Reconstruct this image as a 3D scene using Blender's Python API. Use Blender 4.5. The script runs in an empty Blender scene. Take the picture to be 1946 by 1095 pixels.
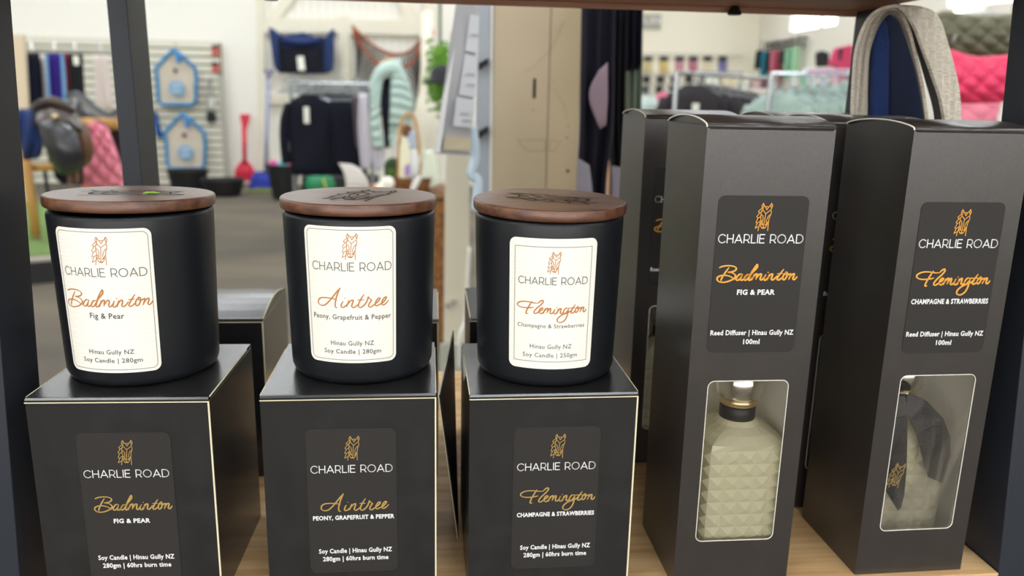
import bpy, bmesh, math, random
from mathutils import Vector, Matrix
random.seed(7)
PI = math.pi
scn = bpy.context.scene
COL = scn.collection

# ------------------------------------------------------------------ camera
IW, IH, FPX = 1946.0, 1095.0, 1539.9
SZ = 1.05                                   # height of the display shelf above the shop floor
CO = Vector((0.0, 0.0, 1.3509))
CR = Vector((0.99527, -0.09492, 0.0207)).normalized()
CF = Vector((0.0971, 0.96733, -0.23415)).normalized()
CU = CR.cross(CF).normalized()
CR = CF.cross(CU).normalized()
cam_d = bpy.data.cameras.new('camera')
cam = bpy.data.objects.new('camera', cam_d); COL.objects.link(cam)
cam.matrix_world = Matrix(((CR.x, CU.x, -CF.x, CO.x), (CR.y, CU.y, -CF.y, CO.y), (CR.z, CU.z, -CF.z, CO.z), (0, 0, 0, 1)))
cam_d.sensor_width = 36.0
cam_d.lens = FPX / IW * 36.0
cam_d.clip_start = 0.02; cam_d.clip_end = 100
cam_d.dof.use_dof = True
cam_d.dof.focus_distance = 0.455
cam_d.dof.aperture_fstop = 8.2
scn.camera = cam

# ------------------------------------------------------------------ view + world
scn.view_settings.view_transform = 'Standard'
scn.view_settings.look = 'None'
scn.view_settings.gamma = 1
scn.view_settings.exposure = 0.0
scn.view_settings.use_curve_mapping = False
W = bpy.data.worlds.new('sky'); scn.world = W; W.use_nodes = True
bg = W.node_tree.nodes['Background']
bg.inputs[0].default_value = (1.0, 0.985, 0.96, 1); bg.inputs[1].default_value = 4.6

# room: shop hall.  x -9..8, y -6..20.2, back wall of the left bay at y 12
CEIL = 4.3
def lightpanel(x, y, sx, sy):
    return (x, y, sx, sy)
PANELS = [(x, y) for y in (-1.3, 2.0, 5.2, 8.0, 10.2) for x in (-6.6, -4.2, -1.8, 0.6, 3.4, 6.2)] + [(x, y) for y in (12.6, 15.4, 18.2) for x in (3.4, 6.2)]  # out-of-view rows, some added to brighten the back wall and shelf front
# daylight through an unseen shop front added behind the camera (the sky is sampled through the opening)
ld = bpy.data.lights.new('shopfront_daylight', 'AREA'); ld.shape = 'RECTANGLE'; ld.size = 14.6; ld.size_y = 2.4
ld.cycles.is_portal = True
lo = bpy.data.objects.new('shopfront_daylight', ld); COL.objects.link(lo)
lo.location = (-0.5, -6.0, 2.1); lo.rotation_euler = (PI / 2, 0, 0)

# ------------------------------------------------------------------ helpers
def at(px, py, Y):
    d = CF + (px - IW / 2) / FPX * CR - (py - IH / 2) / FPX * CU
    return CO + d * (Y / d.y)
def atx(px, Y, py=200): return at(px, py, Y).x
def lin(c):
    return tuple(((v / 255.0) / 12.92 if v / 255.0 <= 0.04045 else ((v / 255.0 + 0.055) / 1.055) ** 2.4) for v in c)
MATS = {}
def mat(name, rgb, rough=0.5, metal=0.0, spec=0.5, bump=None, noise=None, emit=None, trans=0.0, ior=1.45, coat=0.0, sheen=0.0):
    """bump = (kind, scale, strength[, stretch]); noise = (scale, rgb2, lo, hi[, stretch])"""
    if name in MATS: return MATS[name]
    m = bpy.data.materials.new(name); m.use_nodes = True; nt = m.node_tree; N = nt.nodes; L = nt.links
    b = N['Principled BSDF']; c = lin(rgb) + (1,)
    b.inputs['Base Color'].default_value = c; b.inputs['Roughness'].default_value = rough
    b.inputs['Metallic'].default_value = metal; b.inputs['Specular IOR Level'].default_value = spec
    b.inputs['Transmission Weight'].default_value = trans; b.inputs['IOR'].default_value = ior
    b.inputs['Coat Weight'].default_value = coat; b.inputs['Sheen Weight'].default_value = sheen
    if emit: b.inputs['Emission Color'].default_value = c; b.inputs['Emission Strength'].default_value = emit
    tc = None
    def coords(stretch):
        nonlocal tc
        if tc is None: tc = N.new('ShaderNodeTexCoord')
        mp = N.new('ShaderNodeMapping'); L.new(tc.outputs['Object'], mp.inputs[0]); mp.inputs['Scale'].default_value = stretch
        return mp.outputs[0]
    if noise:
        sc_, rgb2, a, z = noise[:4]; st = noise[4] if len(noise) > 4 else (1, 1, 1)
        n = N.new('ShaderNodeTexNoise'); n.inputs['Scale'].default_value = sc_; n.inputs['Detail'].default_value = 5
        L.new(coords(st), n.inputs['Vector'])
        r = N.new('ShaderNodeValToRGB'); r.color_ramp.elements[0].position = a; r.color_ramp.elements[1].position = z
        r.color_ramp.elements[0].color = c; r.color_ramp.elements[1].color = lin(rgb2) + (1,)
        L.new(n.outputs[0], r.inputs[0]); L.new(r.outputs[0], b.inputs['Base Color'])
    if bump:
        kind, sc_, stg = bump[:3]; st = bump[3] if len(bump) > 3 else (1, 1, 1)
        if kind == 'wave':
            n = N.new('ShaderNodeTexWave'); n.inputs['Scale'].default_value = sc_; n.inputs['Distortion'].default_value = 1.2
        elif kind == 'brick':
            n = N.new('ShaderNodeTexBrick'); n.inputs['Scale'].default_value = sc_
        else:
            n = N.new('ShaderNodeTexNoise'); n.inputs['Scale'].default_value = sc_; n.inputs['Detail'].default_value = 3
        L.new(coords(st), n.inputs['Vector'])
        bp = N.new('ShaderNodeBump'); bp.inputs['Strength'].default_value = stg; bp.inputs['Distance'].default_value = 0.002 if kind != 'wave' else 0.01
        L.new(n.outputs['Color' if kind == 'wave' else 0], bp.inputs['Height']); L.new(bp.outputs[0], b.inputs['Normal'])
    MATS[name] = m
    return m
def wloc(o):
    v = Vector((0, 0, 0))
    while o: v += o.location; o = o.parent
    return v
def thing(name, label, cat, loc=(0, 0, 0), rotz=0, group=None):
    o = bpy.data.objects.new(name, None); COL.objects.link(o)
    o.empty_display_size = 0.05; o.location = loc; o.rotation_euler = (0, 0, rotz); o['label'] = label; o['category'] = cat
    if group: o['group'] = group
    return o
def tag(o, label, cat, group=None, kind=None):
    o['label'] = label; o['category'] = cat
    if group: o['group'] = group
    if kind: o['kind'] = kind
    return o
def obj(name, bm, m, parent=None, smooth=False, world=False, bevel=0, seg=2, origin=None, label=None):
    """links a bmesh as one object; world=True: the mesh is in world coordinates"""
    bmesh.ops.recalc_face_normals(bm, faces=bm.faces)
    off = Vector((0, 0, 0))
    if parent and world: off = wloc(parent)
    elif origin is not None: off = Vector(origin)
    if off.length: bmesh.ops.translate(bm, verts=bm.verts, vec=-off)
    me = bpy.data.meshes.new(name); bm.to_mesh(me); bm.free()
    if smooth:
        for p in me.polygons: p.use_smooth = True
    me.materials.append(m)
    o = bpy.data.objects.new(name, me); COL.objects.link(o)
    if parent: o.parent = parent
    elif origin is not None: o.location = off
    if label: o['label'] = label
    if bevel:
        md = o.modifiers.new('bevel', 'BEVEL'); md.width = bevel; md.segments = seg; md.limit_method = 'ANGLE'; md.angle_limit = 0.6
        for p in me.polygons: p.use_smooth = True
        md.harden_normals = True
    return o
def struct(name, bm, m, **k):
    o = obj(name, bm, m, **k); o['kind'] = 'structure'; return o
def B(): return bmesh.new()
def box(bm, x0, x1, y0, y1, z0, z1):
    v = [bm.verts.new(p) for p in ((x0, y0, z0), (x1, y0, z0), (x1, y1, z0), (x0, y1, z0), (x0, y0, z1), (x1, y0, z1), (x1, y1, z1), (x0, y1, z1))]
    for f in ((0, 3, 2, 1), (4, 5, 6, 7), (0, 1, 5, 4), (1, 2, 6, 5), (2, 3, 7, 6), (3, 0, 4, 7)): bm.faces.new([v[i] for i in f])
    return bm
def hexa(bm, P8):
    v = [bm.verts.new(p) for p in P8]
    for f in ((0, 3, 2, 1), (4, 5, 6, 7), (0, 1, 5, 4), (1, 2, 6, 5), (2, 3, 7, 6), (3, 0, 4, 7)): bm.faces.new([v[i] for i in f])
    return bm
def prism(bm, pts, ax, a, b):
    """polygon pts (2D) extruded along axis ax ('x','y','z') from a to b"""
    def V(p, t):
        return {'x': (t, p[0], p[1]), 'y': (p[0], t, p[1]), 'z': (p[0], p[1], t)}[ax]
    A = [bm.verts.new(V(p, a)) for p in pts]; C = [bm.verts.new(V(p, b)) for p in pts]
    n = len(pts); bm.faces.new(A); bm.faces.new(C[::-1])
    for i in range(n): bm.faces.new([A[i], C[i], C[(i + 1) % n], A[(i + 1) % n]])
    return bm
def lathe(bm, prof, cx=0, cy=0, seg=64, cap=True):
    rings = []
    for r, z in prof: rings.append([bm.verts.new((cx + r * math.sin(2 * PI * i / seg), cy - r * math.cos(2 * PI * i / seg), z)) for i in range(seg)])
    for a, b in zip(rings, rings[1:]):
        for i in range(seg): bm.faces.new([a[i], a[(i + 1) % seg], b[(i + 1) % seg], b[i]])
    if cap: bm.faces.new(rings[0][::-1]); bm.faces.new(rings[-1])
    return bm
def tube(bm, pts, r, seg=8, closed=False):
    pts = [Vector(p) for p in pts]; n = len(pts); rings = []; ref = None
    for i, p in enumerate(pts):
        t = (pts[(i + 1) % n] - pts[i - 1]) if closed else (pts[min(i + 1, n - 1)] - pts[max(i - 1, 0)])
        t.normalize()
        if ref is None or abs(ref.dot(t)) > 0.98:
            ref = Vector((0, 0, 1)) if abs(t.z) < 0.9 else Vector((0, 1, 0))
        s = t.cross(ref).normalized(); ref = s.cross(t).normalized()
        rr = r[i] if isinstance(r, (list, tuple)) else r
        rings.append([bm.verts.new(p + rr * (math.cos(2 * PI * k / seg) * s + math.sin(2 * PI * k / seg) * ref)) for k in range(seg)])
    pairs = list(zip(rings, rings[1:])) + ([(rings[-1], rings[0])] if closed else [])
    for a, b in pairs:
        for k in range(seg): bm.faces.new([a[k], a[(k + 1) % seg], b[(k + 1) % seg], b[k]])
    if not closed: bm.faces.new(rings[0][::-1]); bm.faces.new(rings[-1])
    return bm
def crom(pts, sub=6, closed=False):
    n = len(pts); out = []; pts = [Vector(p) for p in pts]
    rng = range(n if closed else n - 1)
    for i in rng:
        p0 = pts[i - 1] if (i > 0 or closed) else pts[i]; p1 = pts[i]; p2 = pts[(i + 1) % n]; p3 = pts[(i + 2) % n] if (closed or i + 2 < n) else p2
        for k in range(sub):
            t = k / sub
            out.append(0.5 * ((2 * p1) + (p2 - p0) * t + (2 * p0 - 5 * p1 + 4 * p2 - p3) * t * t + (3 * p1 - p0 - 3 * p2 + p3) * t ** 3))
    if not closed: out.append(pts[-1])
    return out
def resample(pl, n):
    pl = [Vector(p) for p in pl]
    d = [0]
    for a, b in zip(pl, pl[1:]): d.append(d[-1] + (b - a).length)
    out = []
    for i in range(n):
        s = d[-1] * i / (n - 1); k = 0
        while k < len(pl) - 2 and d[k + 1] < s: k += 1
        t = (s - d[k]) / max(d[k + 1] - d[k], 1e-9)
        out.append(pl[k].lerp(pl[k + 1], min(max(t, 0), 1)))
    return out
def patch(bm, rows, nu=24, sub=4, disp=None, thick=0.01, smooth_rows=True):
    """rows: list of (pixel polyline left to right, depth Y).  Builds a solid cloth-like sheet hanging at its own depth."""
    R = []
    for pl, Y in rows:
        pts = []
        for p in pl:
            yy = p[2] if len(p) > 2 else Y
            pts.append(at(p[0], p[1], yy))
        R.append(resample(pts, nu))
    cols = [crom([r[i] for r in R], sub) for i in range(nu)]
    nv = len(cols[0]); F = []; K = []
    for i in range(nu):
        f = []; k_ = []
        for j in range(nv):
            u, v = i / (nu - 1), j / (nv - 1); p = cols[i][j].copy()
            e = min(u, 1 - u, v, 1 - v); rnd = math.sqrt(max(0.0, 1 - (1 - min(e / 0.12, 1)) ** 2))
            p2 = p.copy(); p.y -= (disp(u, v) if disp else 0) * rnd + thick * 0.5 * rnd; p2.y += thick * 0.5 * rnd + 0.0006
            f.append(bm.verts.new(p)); k_.append(bm.verts.new(p2))
        F.append(f); K.append(k_)
    for i in range(nu - 1):
        for j in range(nv - 1):
            bm.faces.new([F[i][j], F[i + 1][j], F[i + 1][j + 1], F[i][j + 1]]); bm.faces.new([K[i][j], K[i][j + 1], K[i + 1][j + 1], K[i + 1][j]])
    for i in range(nu - 1):
        bm.faces.new([F[i][0], K[i][0], K[i + 1][0], F[i + 1][0]]); bm.faces.new([F[i][-1], F[i + 1][-1], K[i + 1][-1], K[i][-1]])
    for j in range(nv - 1):
        bm.faces.new([F[0][j], F[0][j + 1], K[0][j + 1], K[0][j]]); bm.faces.new([F[-1][j], K[-1][j], K[-1][j + 1], F[-1][j + 1]])
    return bm
def slab(bm, px, Y, thick):
    A = [bm.verts.new(at(x, y, Y)) for x, y in px]; C = [bm.verts.new(at(x, y, Y) + Vector((0, thick, 0))) for x, y in px]
    bm.faces.new(A); bm.faces.new(C[::-1]); n = len(px)
    for i in range(n): bm.faces.new([A[i], C[i], C[(i + 1) % n], A[(i + 1) % n]])
    return bm
def pbox(bm, px0, py0, px1, py1, Y, depth):
    a = at(px0, (py0 + py1) / 2, Y); b = at(px1, (py0 + py1) / 2, Y); zt = at((px0 + px1) / 2, py0, Y).z; zb = at((px0 + px1) / 2, py1, Y).z
    return box(bm, a.x, b.x, Y, Y + depth, zb, zt)

# ------------------------------------------------------------------ materials
M_wall = mat('cream_paint', (240, 236, 224), 0.85)
M_wallw = mat('white_boards', (241, 239, 230), 0.8)
M_ceil = mat('ceiling_white', (235, 234, 228), 0.9)
M_floor = mat('worn_grey_carpet', (84, 79, 72), 0.95, noise=(0.5, (112, 103, 88), 0.35, 0.65, (1, 2.2, 1)), bump=('noise', 180, 0.3))
M_frame = mat('charcoal_steel', (36, 41, 50), 0.42, spec=0.4, bump=('noise', 900, 0.05))
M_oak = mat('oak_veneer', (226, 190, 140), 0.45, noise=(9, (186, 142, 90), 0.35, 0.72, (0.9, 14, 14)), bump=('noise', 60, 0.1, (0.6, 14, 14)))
M_oakd = mat('oak_veneer_under', (176, 128, 100), 0.5, noise=(9, (140, 92, 68), 0.35, 0.72, (0.9, 14, 14)))  # oak darkened and reddened: underside shade and warm reflection put into the colour
M_black = mat('matte_black_card', (31, 31, 32), 0.24, spec=1.0, bump=('noise', 1400, 0.05, (1, 1, 0.2)), noise=(60, (40, 40, 42), 0.4, 0.75))
M_blackd = mat('charcoal_card', (46, 42, 40), 0.32, spec=1.0, bump=('noise', 1400, 0.05, (1, 1, 0.2)), noise=(60, (52, 47, 44), 0.4, 0.75))
M_edge = mat('cut_paper_edge', (236, 226, 192), 0.8)
M_edgew = mat('white_cut_edge', (236, 234, 222), 0.7)
M_inner = mat('box_inside_card', (250, 247, 234), 0.8)
M_jar = mat('matte_black_glass', (23, 26, 31), 0.40, spec=0.5)
M_lid = mat('dark_stained_wood', (116, 76, 54), 0.3, spec=0.9, noise=(26, (76, 46, 34), 0.35, 0.7, (1, 7, 7)), bump=('noise', 500, 0.12, (1, 4, 4)))
M_lide = mat('lid_engraving', (18, 15, 15), 0.7)
M_paper = mat('laid_white_paper', (250, 246, 236), 0.75, bump=('noise', 260, 0.18, (0.12, 0.12, 4)))
M_lblk = mat('black_label_vinyl', (46, 44, 43), 0.5, spec=0.35, bump=('noise', 2500, 0.16))
M_gold = mat('gold_print', (190, 156, 88), 0.45)
M_amber = mat('amber_print', (240, 170, 66), 0.5)
M_copper = mat('copper_print', (190, 126, 70), 0.5)
M_grey = mat('grey_print', (98, 98, 104), 0.6)
M_dark = mat('dark_print', (70, 70, 76), 0.6)
M_white = mat('white_print', (246, 246, 246), 0.5)
M_chrome = mat('chrome_collar', (225, 222, 215), 0.12, metal=1.0)
M_cream = mat('cream_powder_coat', (190, 174, 144), 0.38, noise=(3, (182, 168, 142), 0.3, 0.7))
M_creamw = mat('white_powder_coat', (226, 226, 220), 0.4)
M_hang = mat('wire_chrome', (176, 182, 186), 0.25, metal=0.7)
M_sil = mat('brushed_metal', (190, 190, 188), 0.35, metal=0.7)
def cloth(name, rgb, f=0.5, rough=0.85):
    return mat(name, rgb, rough, spec=0.25, bump=('wave', 9, f, (1, 1, 0.12)), sheen=0.0)
def solid(name, rgb, rough=0.6, **k): return mat(name, rgb, rough, **k)

# ================================================================== ROOM
struct('floor', box(B(), -9, 8, -6, 20.2, -0.1, 0), M_floor)
struct('ceiling', box(B(), -9.15, 8.15, -6.15, 20.35, CEIL, CEIL + 0.12), M_ceil)
struct('wall_back', box(B(), -9, 1.6, 12, 12.15, 0, CEIL), M_wallw)
struct('wall_return', box(B(), 1.6, 1.75, 12.15, 20.2, 0, CEIL), M_wall)
struct('wall_far', box(B(), 1.6, 8.15, 20.2, 20.35, 0, CEIL), mat('warm_cream_paint', (250, 245, 226), 0.85))
struct('wall_left', box(B(), -9.15, -9, -6, 12.15, 0, CEIL), M_wall)
bm = B(); wy0, wy1, wz0, wz1 = 16.2, 18.5, 2.76, 3.32
box(bm, 8, 8.15, -6, wy0, 0, CEIL); box(bm, 8, 8.15, wy1, 20.2, 0, CEIL); box(bm, 8, 8.15, wy0, wy1, 0, wz0); box(bm, 8, 8.15, wy0, wy1, wz1, CEIL)
struct('wall_right', bm, M_wall)
M_pane = bpy.data.materials.new('window_glass'); M_pane.use_nodes = True
nt = M_pane.node_tree; nt.nodes.clear(); o_ = nt.nodes.new('ShaderNodeOutputMaterial'); mx = nt.nodes.new('ShaderNodeMixShader')
tr = nt.nodes.new('ShaderNodeBsdfTransparent'); gl = nt.nodes.new('ShaderNodeBsdfGlossy'); gl.inputs['Roughness'].default_value = 0.02
mx.inputs[0].default_value = 0.06; nt.links.new(tr.outputs[0], mx.inputs[1]); nt.links.new(gl.outputs[0], mx.inputs[2]); nt.links.new(mx.outputs[0], o_.inputs[0])
wf = B()
for a in ((wy0, wy0 + 0.06, wz0, wz1), (wy1 - 0.06, wy1, wz0, wz1), (wy0, wy1, wz0, wz0 + 0.05), (wy0, wy1, wz1 - 0.05, wz1), (16.92, 17.0, wz0, wz1)): box(wf, 8.02, 8.08, *a)
w1 = struct('window_1', wf, M_creamw)
obj('pane', box(B(), 8.045, 8.05, wy0, wy1, wz0, wz1), M_pane, w1)
# unseen shop front added behind the camera, sill shaped for darker low reflections
bm = B(); box(bm, -9, -7.8, -6.15, -6, 0, CEIL); box(bm, 6.8, 8.15, -6.15, -6, 0, CEIL); box(bm, -7.8, 6.8, -6.15, -6, 3.3, CEIL); box(bm, -7.8, 6.8, -6.15, -6, 0, 0.9)
struct('wall_front', bm, M_wall)
bm = B()
for x in (-7.8, -4.15, -0.5, 3.15, 6.75): box(bm, x, x + 0.06, -6.12, -6.04, 0.9, 3.3)
struct('window_2', bm, M_frame)
# ceiling lights added out of view to brighten the shop
M_led = mat('led_panel', (246, 250, 255), 0.5, emit=15.0)
for i, (x, y) in enumerate(PANELS):
    t = thing('ceiling_light', 'white framed rectangular LED panel fixed to the shop ceiling', 'light', (x, y, CEIL), group='LED panels in the ceiling')
    f = B()
    for a in ((-0.62, 0.62, -0.32, -0.3), (-0.62, 0.62, 0.3, 0.32), (-0.62, -0.6, -0.3, 0.3), (0.6, 0.62, -0.3, 0.3)): box(f, a[0], a[1], a[2], a[3], -0.06, -0.001)
    obj('frame', f, M_creamw, t); obj('diffuser', box(B(), -0.6, 0.6, -0.3, 0.3, -0.05, -0.04), M_led, t)

# barn-style framing on the back wall (left bay)
Yw = 12.0
M_beam = mat('white_timber', (232, 227, 208), 0.7)
def trim(n, px, th=0.08):
    struct('trim_%d' % n, slab(B(), px, Yw - th, th), M_beam)
trim(1, [(486, -40), (500, -40), (508, 372), (492, 372)])
trim(2, [(500, 34), (660, 36), (662, 62), (502, 62)])
trim(3, [(500, 180), (560, 182), (560, 198), (500, 197)], 0.09)
trim(4, [(663, 36), (812, 38), (812, 68), (664, 64)])
trim(5, [(572, -50), (598, -50), (532, 34), (508, 34)], 0.06)
trim(6, [(722, -50), (748, -50), (800, 38), (772, 38)], 0.06)
trim(7, [(640, 30), (664, 30), (668, 160), (650, 160)], 0.085)
struct('trim_8', slab(B(), [(804, -60), (822, -60), (834, 372), (812, 372)], Yw - 0.12, 0.12), M_beam)
bm = B()
for i in range(22):
    x = atx(506, Yw) + 0.11 * i; box(bm, x, x + 0.008, Yw - 0.012, Yw - 0.001, 0, 2.9)
struct('trim_9', bm, mat('groove_shade_board', (226, 219, 196), 0.8))
struct('baseboard_back', box(B(), -9, 1.6, Yw - 0.02, Yw, 0, 0.09), M_beam)

# ================================================================== DISPLAY STAND
XL, XR = -0.24, 0.371
st = thing('display_stand', 'charcoal steel ladder display stand with oak shelves carrying the candles', 'display stand', (0.065, 0.6, 0))
obj('shelf_board', box(B(), XL + 0.0005, XR - 0.0005, 0.4415, 0.853, SZ - 0.018, SZ), M_oak, st, world=True, bevel=0.0006, label='lower oak shelf board')
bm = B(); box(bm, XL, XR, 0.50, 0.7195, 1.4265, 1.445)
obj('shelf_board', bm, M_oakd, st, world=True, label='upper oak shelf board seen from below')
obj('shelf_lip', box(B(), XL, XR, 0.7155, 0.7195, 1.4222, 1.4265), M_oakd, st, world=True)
def fpost(x0, x1):
    def yf(z): return 0.4425 + 0.09 * (z - 1.05)
    z0, z1 = 0.0, 2.0
    return hexa(B(), [(x0, yf(z0), z0), (x1, yf(z0), z0), (x1, yf(z0) + 0.041, z0), (x0, yf(z0) + 0.041, z0), (x0, yf(z1), z1), (x1, yf(z1), z1), (x1, yf(z1) + 0.041, z1), (x0, yf(z1) + 0.041, z1)])
obj('front_post', fpost(XL - 0.022, XL), M_frame, st, world=True, bevel=0.0008)
obj('front_post', fpost(XR, XR + 0.022), M_frame, st, world=True, bevel=0.0008)
obj('rear_post', box(B(), XL - 0.0152, XL, 0.700, 0.744, 0, 2.0), M_frame, st, world=True, bevel=0.0006)
obj('rear_post', box(B(), XR, XR + 0.0152, 0.675, 0.718, 0, 2.0), M_frame, st, world=True, bevel=0.0006)
for x, y in ((515, 4), (1396, 24)):
    p = at(x, y, 0.706); bm = B(); lathe(bm, [(0.0052, 1.4195), (0.006, 1.4208), (0.003, 1.4265)], p.x, 0.706, 20)
    obj('shelf_bolt', bm, mat('bolt_black', (25, 25, 25), 0.4), st, world=True)

# ================================================================== PRINTING
def seg_stroke(bm, pts, w, mp, h, closed=False):
    P = [Vector((p[0], p[1])) for p in pts]
    if closed: P.append(P[0])
    for a, b in zip(P, P[1:]):
        d = (b - a)
        if d.length < 1e-7: continue
        d.normalize(); n = Vector((-d.y, d.x)) * w / 2; a2 = a - d * w * 0.35; b2 = b + d * w * 0.35
        k = max(1, int((b2 - a2).length / 0.0025)); prev = None
        for i in range(k + 1):
            c = a2.lerp(b2, i / k); cur = (bm.verts.new(mp(c.x + n.x, c.y + n.y, h)), bm.verts.new(mp(c.x - n.x, c.y - n.y, h)))
            if prev: bm.faces.new([prev[0], prev[1], cur[1], cur[0]])
            prev = cur
def smooth_stroke(bm, pts, w, mp, h):
    P = [Vector((p[0], p[1])) for p in pts]; prev = None; n_ = len(P)
    for i in range(n_):
        d = P[min(i + 1, n_ - 1)] - P[max(i - 1, 0)]
        if d.length < 1e-9: continue
        d.normalize(); tap = 0.55 + 0.45 * min(1, min(i, n_ - 1 - i) / 5)
        # broad-nib feel: heavier on the slanting down strokes
        wid = w * tap * (0.72 + 0.42 * abs(d.dot(Vector((0.45, 0.89)))))
        n = Vector((-d.y, d.x)) * wid / 2; c = P[i]
        cur = (bm.verts.new(mp(c.x + n.x, c.y + n.y, h)), bm.verts.new(mp(c.x - n.x, c.y - n.y, h)))
        if prev: bm.faces.new([prev[0], prev[1], cur[1], cur[0]])
        prev = cur
def arc(cx, cy, rx, ry, a0, a1, n=18):
    return [(cx + rx * math.cos(math.radians(a0 + (a1 - a0) * i / n)), cy + ry * math.sin(math.radians(a0 + (a1 - a0) * i / n))) for i in range(n + 1)]
GL = {'C': (0.88, [arc(0.5, 0.5, 0.5, 0.5, 42, 318)]), 'H': (0.76, [[(0, 0), (0, 1)], [(0.76, 0), (0.76, 1)], [(0, 0.5), (0.76, 0.5)]]),
      'A': (0.92, [[(0, 0), (0.46, 1), (0.92, 0)], [(0.17, 0.3), (0.75, 0.3)]]),
      'R': (0.7, [[(0, 0), (0, 1), (0.36, 1)] + arc(0.36, 0.67, 0.33, 0.33, 90, -90, 12) + [(0, 0.34)], [(0.4, 0.34), (0.7, 0)]]),
      'L': (0.56, [[(0, 1), (0, 0), (0.56, 0)]]), 'I': (0.0, [[(0, 0), (0, 1)]]),
      'E': (0.62, [[(0.62, 1), (0, 1), (0, 0), (0.62, 0)], [(0, 0.52), (0.55, 0.52)]]),
      'O': (1.04, [arc(0.52, 0.5, 0.52, 0.5, 0, 360, 30)]), 'D': (0.86, [[(0, 0), (0, 1), (0.36, 1)] + arc(0.36, 0.5, 0.5, 0.5, 90, -90) + [(0, 0)]]), ' ': (0.28, [])}
def brand(bm, x0, x1, zc, cap, w, mp, h):
    s = 'CHARLIE ROAD'; gap = 0.26; tot = sum(GL[c][0] for c in s) + gap * (len(s) - 1); sx = (x1 - x0) / tot; x = x0
    for c in s:
        adv, st_ = GL[c]
        for pl in st_: seg_stroke(bm, [(x + p[0] * sx, zc - cap / 2 + p[1] * cap) for p in pl], w, mp, h)
        x += (adv + gap) * sx
LOGO = [[(640, 228), (603, 292), (612, 345), (635, 382), (650, 292), (640, 228)], [(655, 262), (690, 320), (800, 320), (838, 262)], [(857, 225), (890, 292), (866, 372), (850, 330), (845, 280), (857, 225)],
        [(700, 322), (742, 402), (790, 322)], [(640, 402), (725, 502), (850, 402)], [(725, 502), (690, 862)],
        [(635, 382), (640, 402), (600, 470), (598, 520), (648, 552), (667, 625), (652, 725)], [(866, 372), (850, 402), (872, 452), (864, 520), (812, 550), (766, 640), (750, 722)],
        [(598, 520), (600, 620), (620, 700), (668, 775), (668, 800), (620, 760)], [(852, 535), (832, 600), (820, 690), (742, 785), (735, 805), (782, 765)],
        [(600, 742), (612, 820), (655, 882), (728, 882), (775, 820), (790, 742)], [(648, 862), (738, 862)], [(652, 872), (732, 872)],
        [(604, 690), (575, 830), (556, 945)], [(818, 685), (818, 945)], [(605, 365), (520, 440), (545, 475), (600, 460), (632, 395)],
        [(562, 480), (490, 580), (525, 622), (600, 570)], [(525, 622), (480, 736), (525, 740), (602, 690)], [(525, 740), (475, 882), (577, 828)]]
def logo(bm, cx, cz, hgt, w, mp, h, ang=0, sxx=1.0):
    s = hgt / 720.0; ca, sa = math.cos(ang), math.sin(ang)
    for pl in LOGO:
        q = []
        for x, y in pl:
            u, v = (x - 682) * s * sxx, -(y - 585) * s; q.append((cx + u * ca - v * sa, cz + u * sa + v * ca))
        seg_stroke(bm, q, w, mp, h)
SCR = {}
SCR['Badminton'] = (0.085, [
    [(300, 300), (350, 275), (430, 258), (520, 258), (590, 275), (622, 310), (600, 350), (540, 375), (470, 384), (540, 393), (592, 428), (605, 472), (562, 520), (480, 560), (390, 582), (310, 575), (265, 535), (272, 485), (330, 452), (410, 445), (490, 460), (550, 495), (592, 532)],
    [(487, 290), (430, 370), (372, 460), (342, 520), (335, 560)], [(738, 425), (690, 422), (642, 465), (616, 520), (638, 545), (685, 515), (742, 425)], [(742, 425), (705, 500), (700, 540), (730, 540), (770, 505), (800, 460), (832, 432), (872, 428)],
    [(870, 428), (830, 430), (788, 470), (766, 520), (782, 545), (825, 520), (872, 455), (912, 380), (962, 300), (1005, 238), (1018, 240), (1010, 290), (960, 350), (905, 410), (868, 480), (850, 530), (870, 545), (915, 505), (958, 440)],
    [(962, 418), (932, 490), (905, 545)], [(925, 505), (985, 425), (1015, 420), (1002, 470), (985, 532)], [(1002, 500), (1058, 425), (1090, 420), (1085, 460), (1066, 515), (1085, 540), (1130, 500), (1165, 445)],
    [(1178, 425), (1147, 480), (1137, 530), (1160, 545), (1200, 508), (1232, 450)], [(1208, 380), (1216, 388), (1211, 392)], [(1243, 420), (1217, 490), (1200, 542)], [(1215, 505), (1262, 432), (1300, 420), (1292, 470), (1276, 520), (1300, 540), (1350, 500), (1390, 450)],
    [(1512, 325), (1455, 400), (1402, 480), (1386, 525), (1410, 540), (1460, 510), (1495, 470)], [(1385, 412), (1440, 415), (1492, 405)],
    [(1572, 385), (1522, 420), (1492, 490), (1502, 535), (1537, 520), (1572, 460), (1582, 400), (1556, 383), (1548, 425), (1582, 440), (1630, 420), (1652, 405)],
    [(1652, 405), (1626, 480), (1600, 535)], [(1618, 500), (1670, 430), (1710, 415), (1702, 460), (1682, 510), (1702, 535), (1740, 505), (1768, 465)]])
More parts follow.
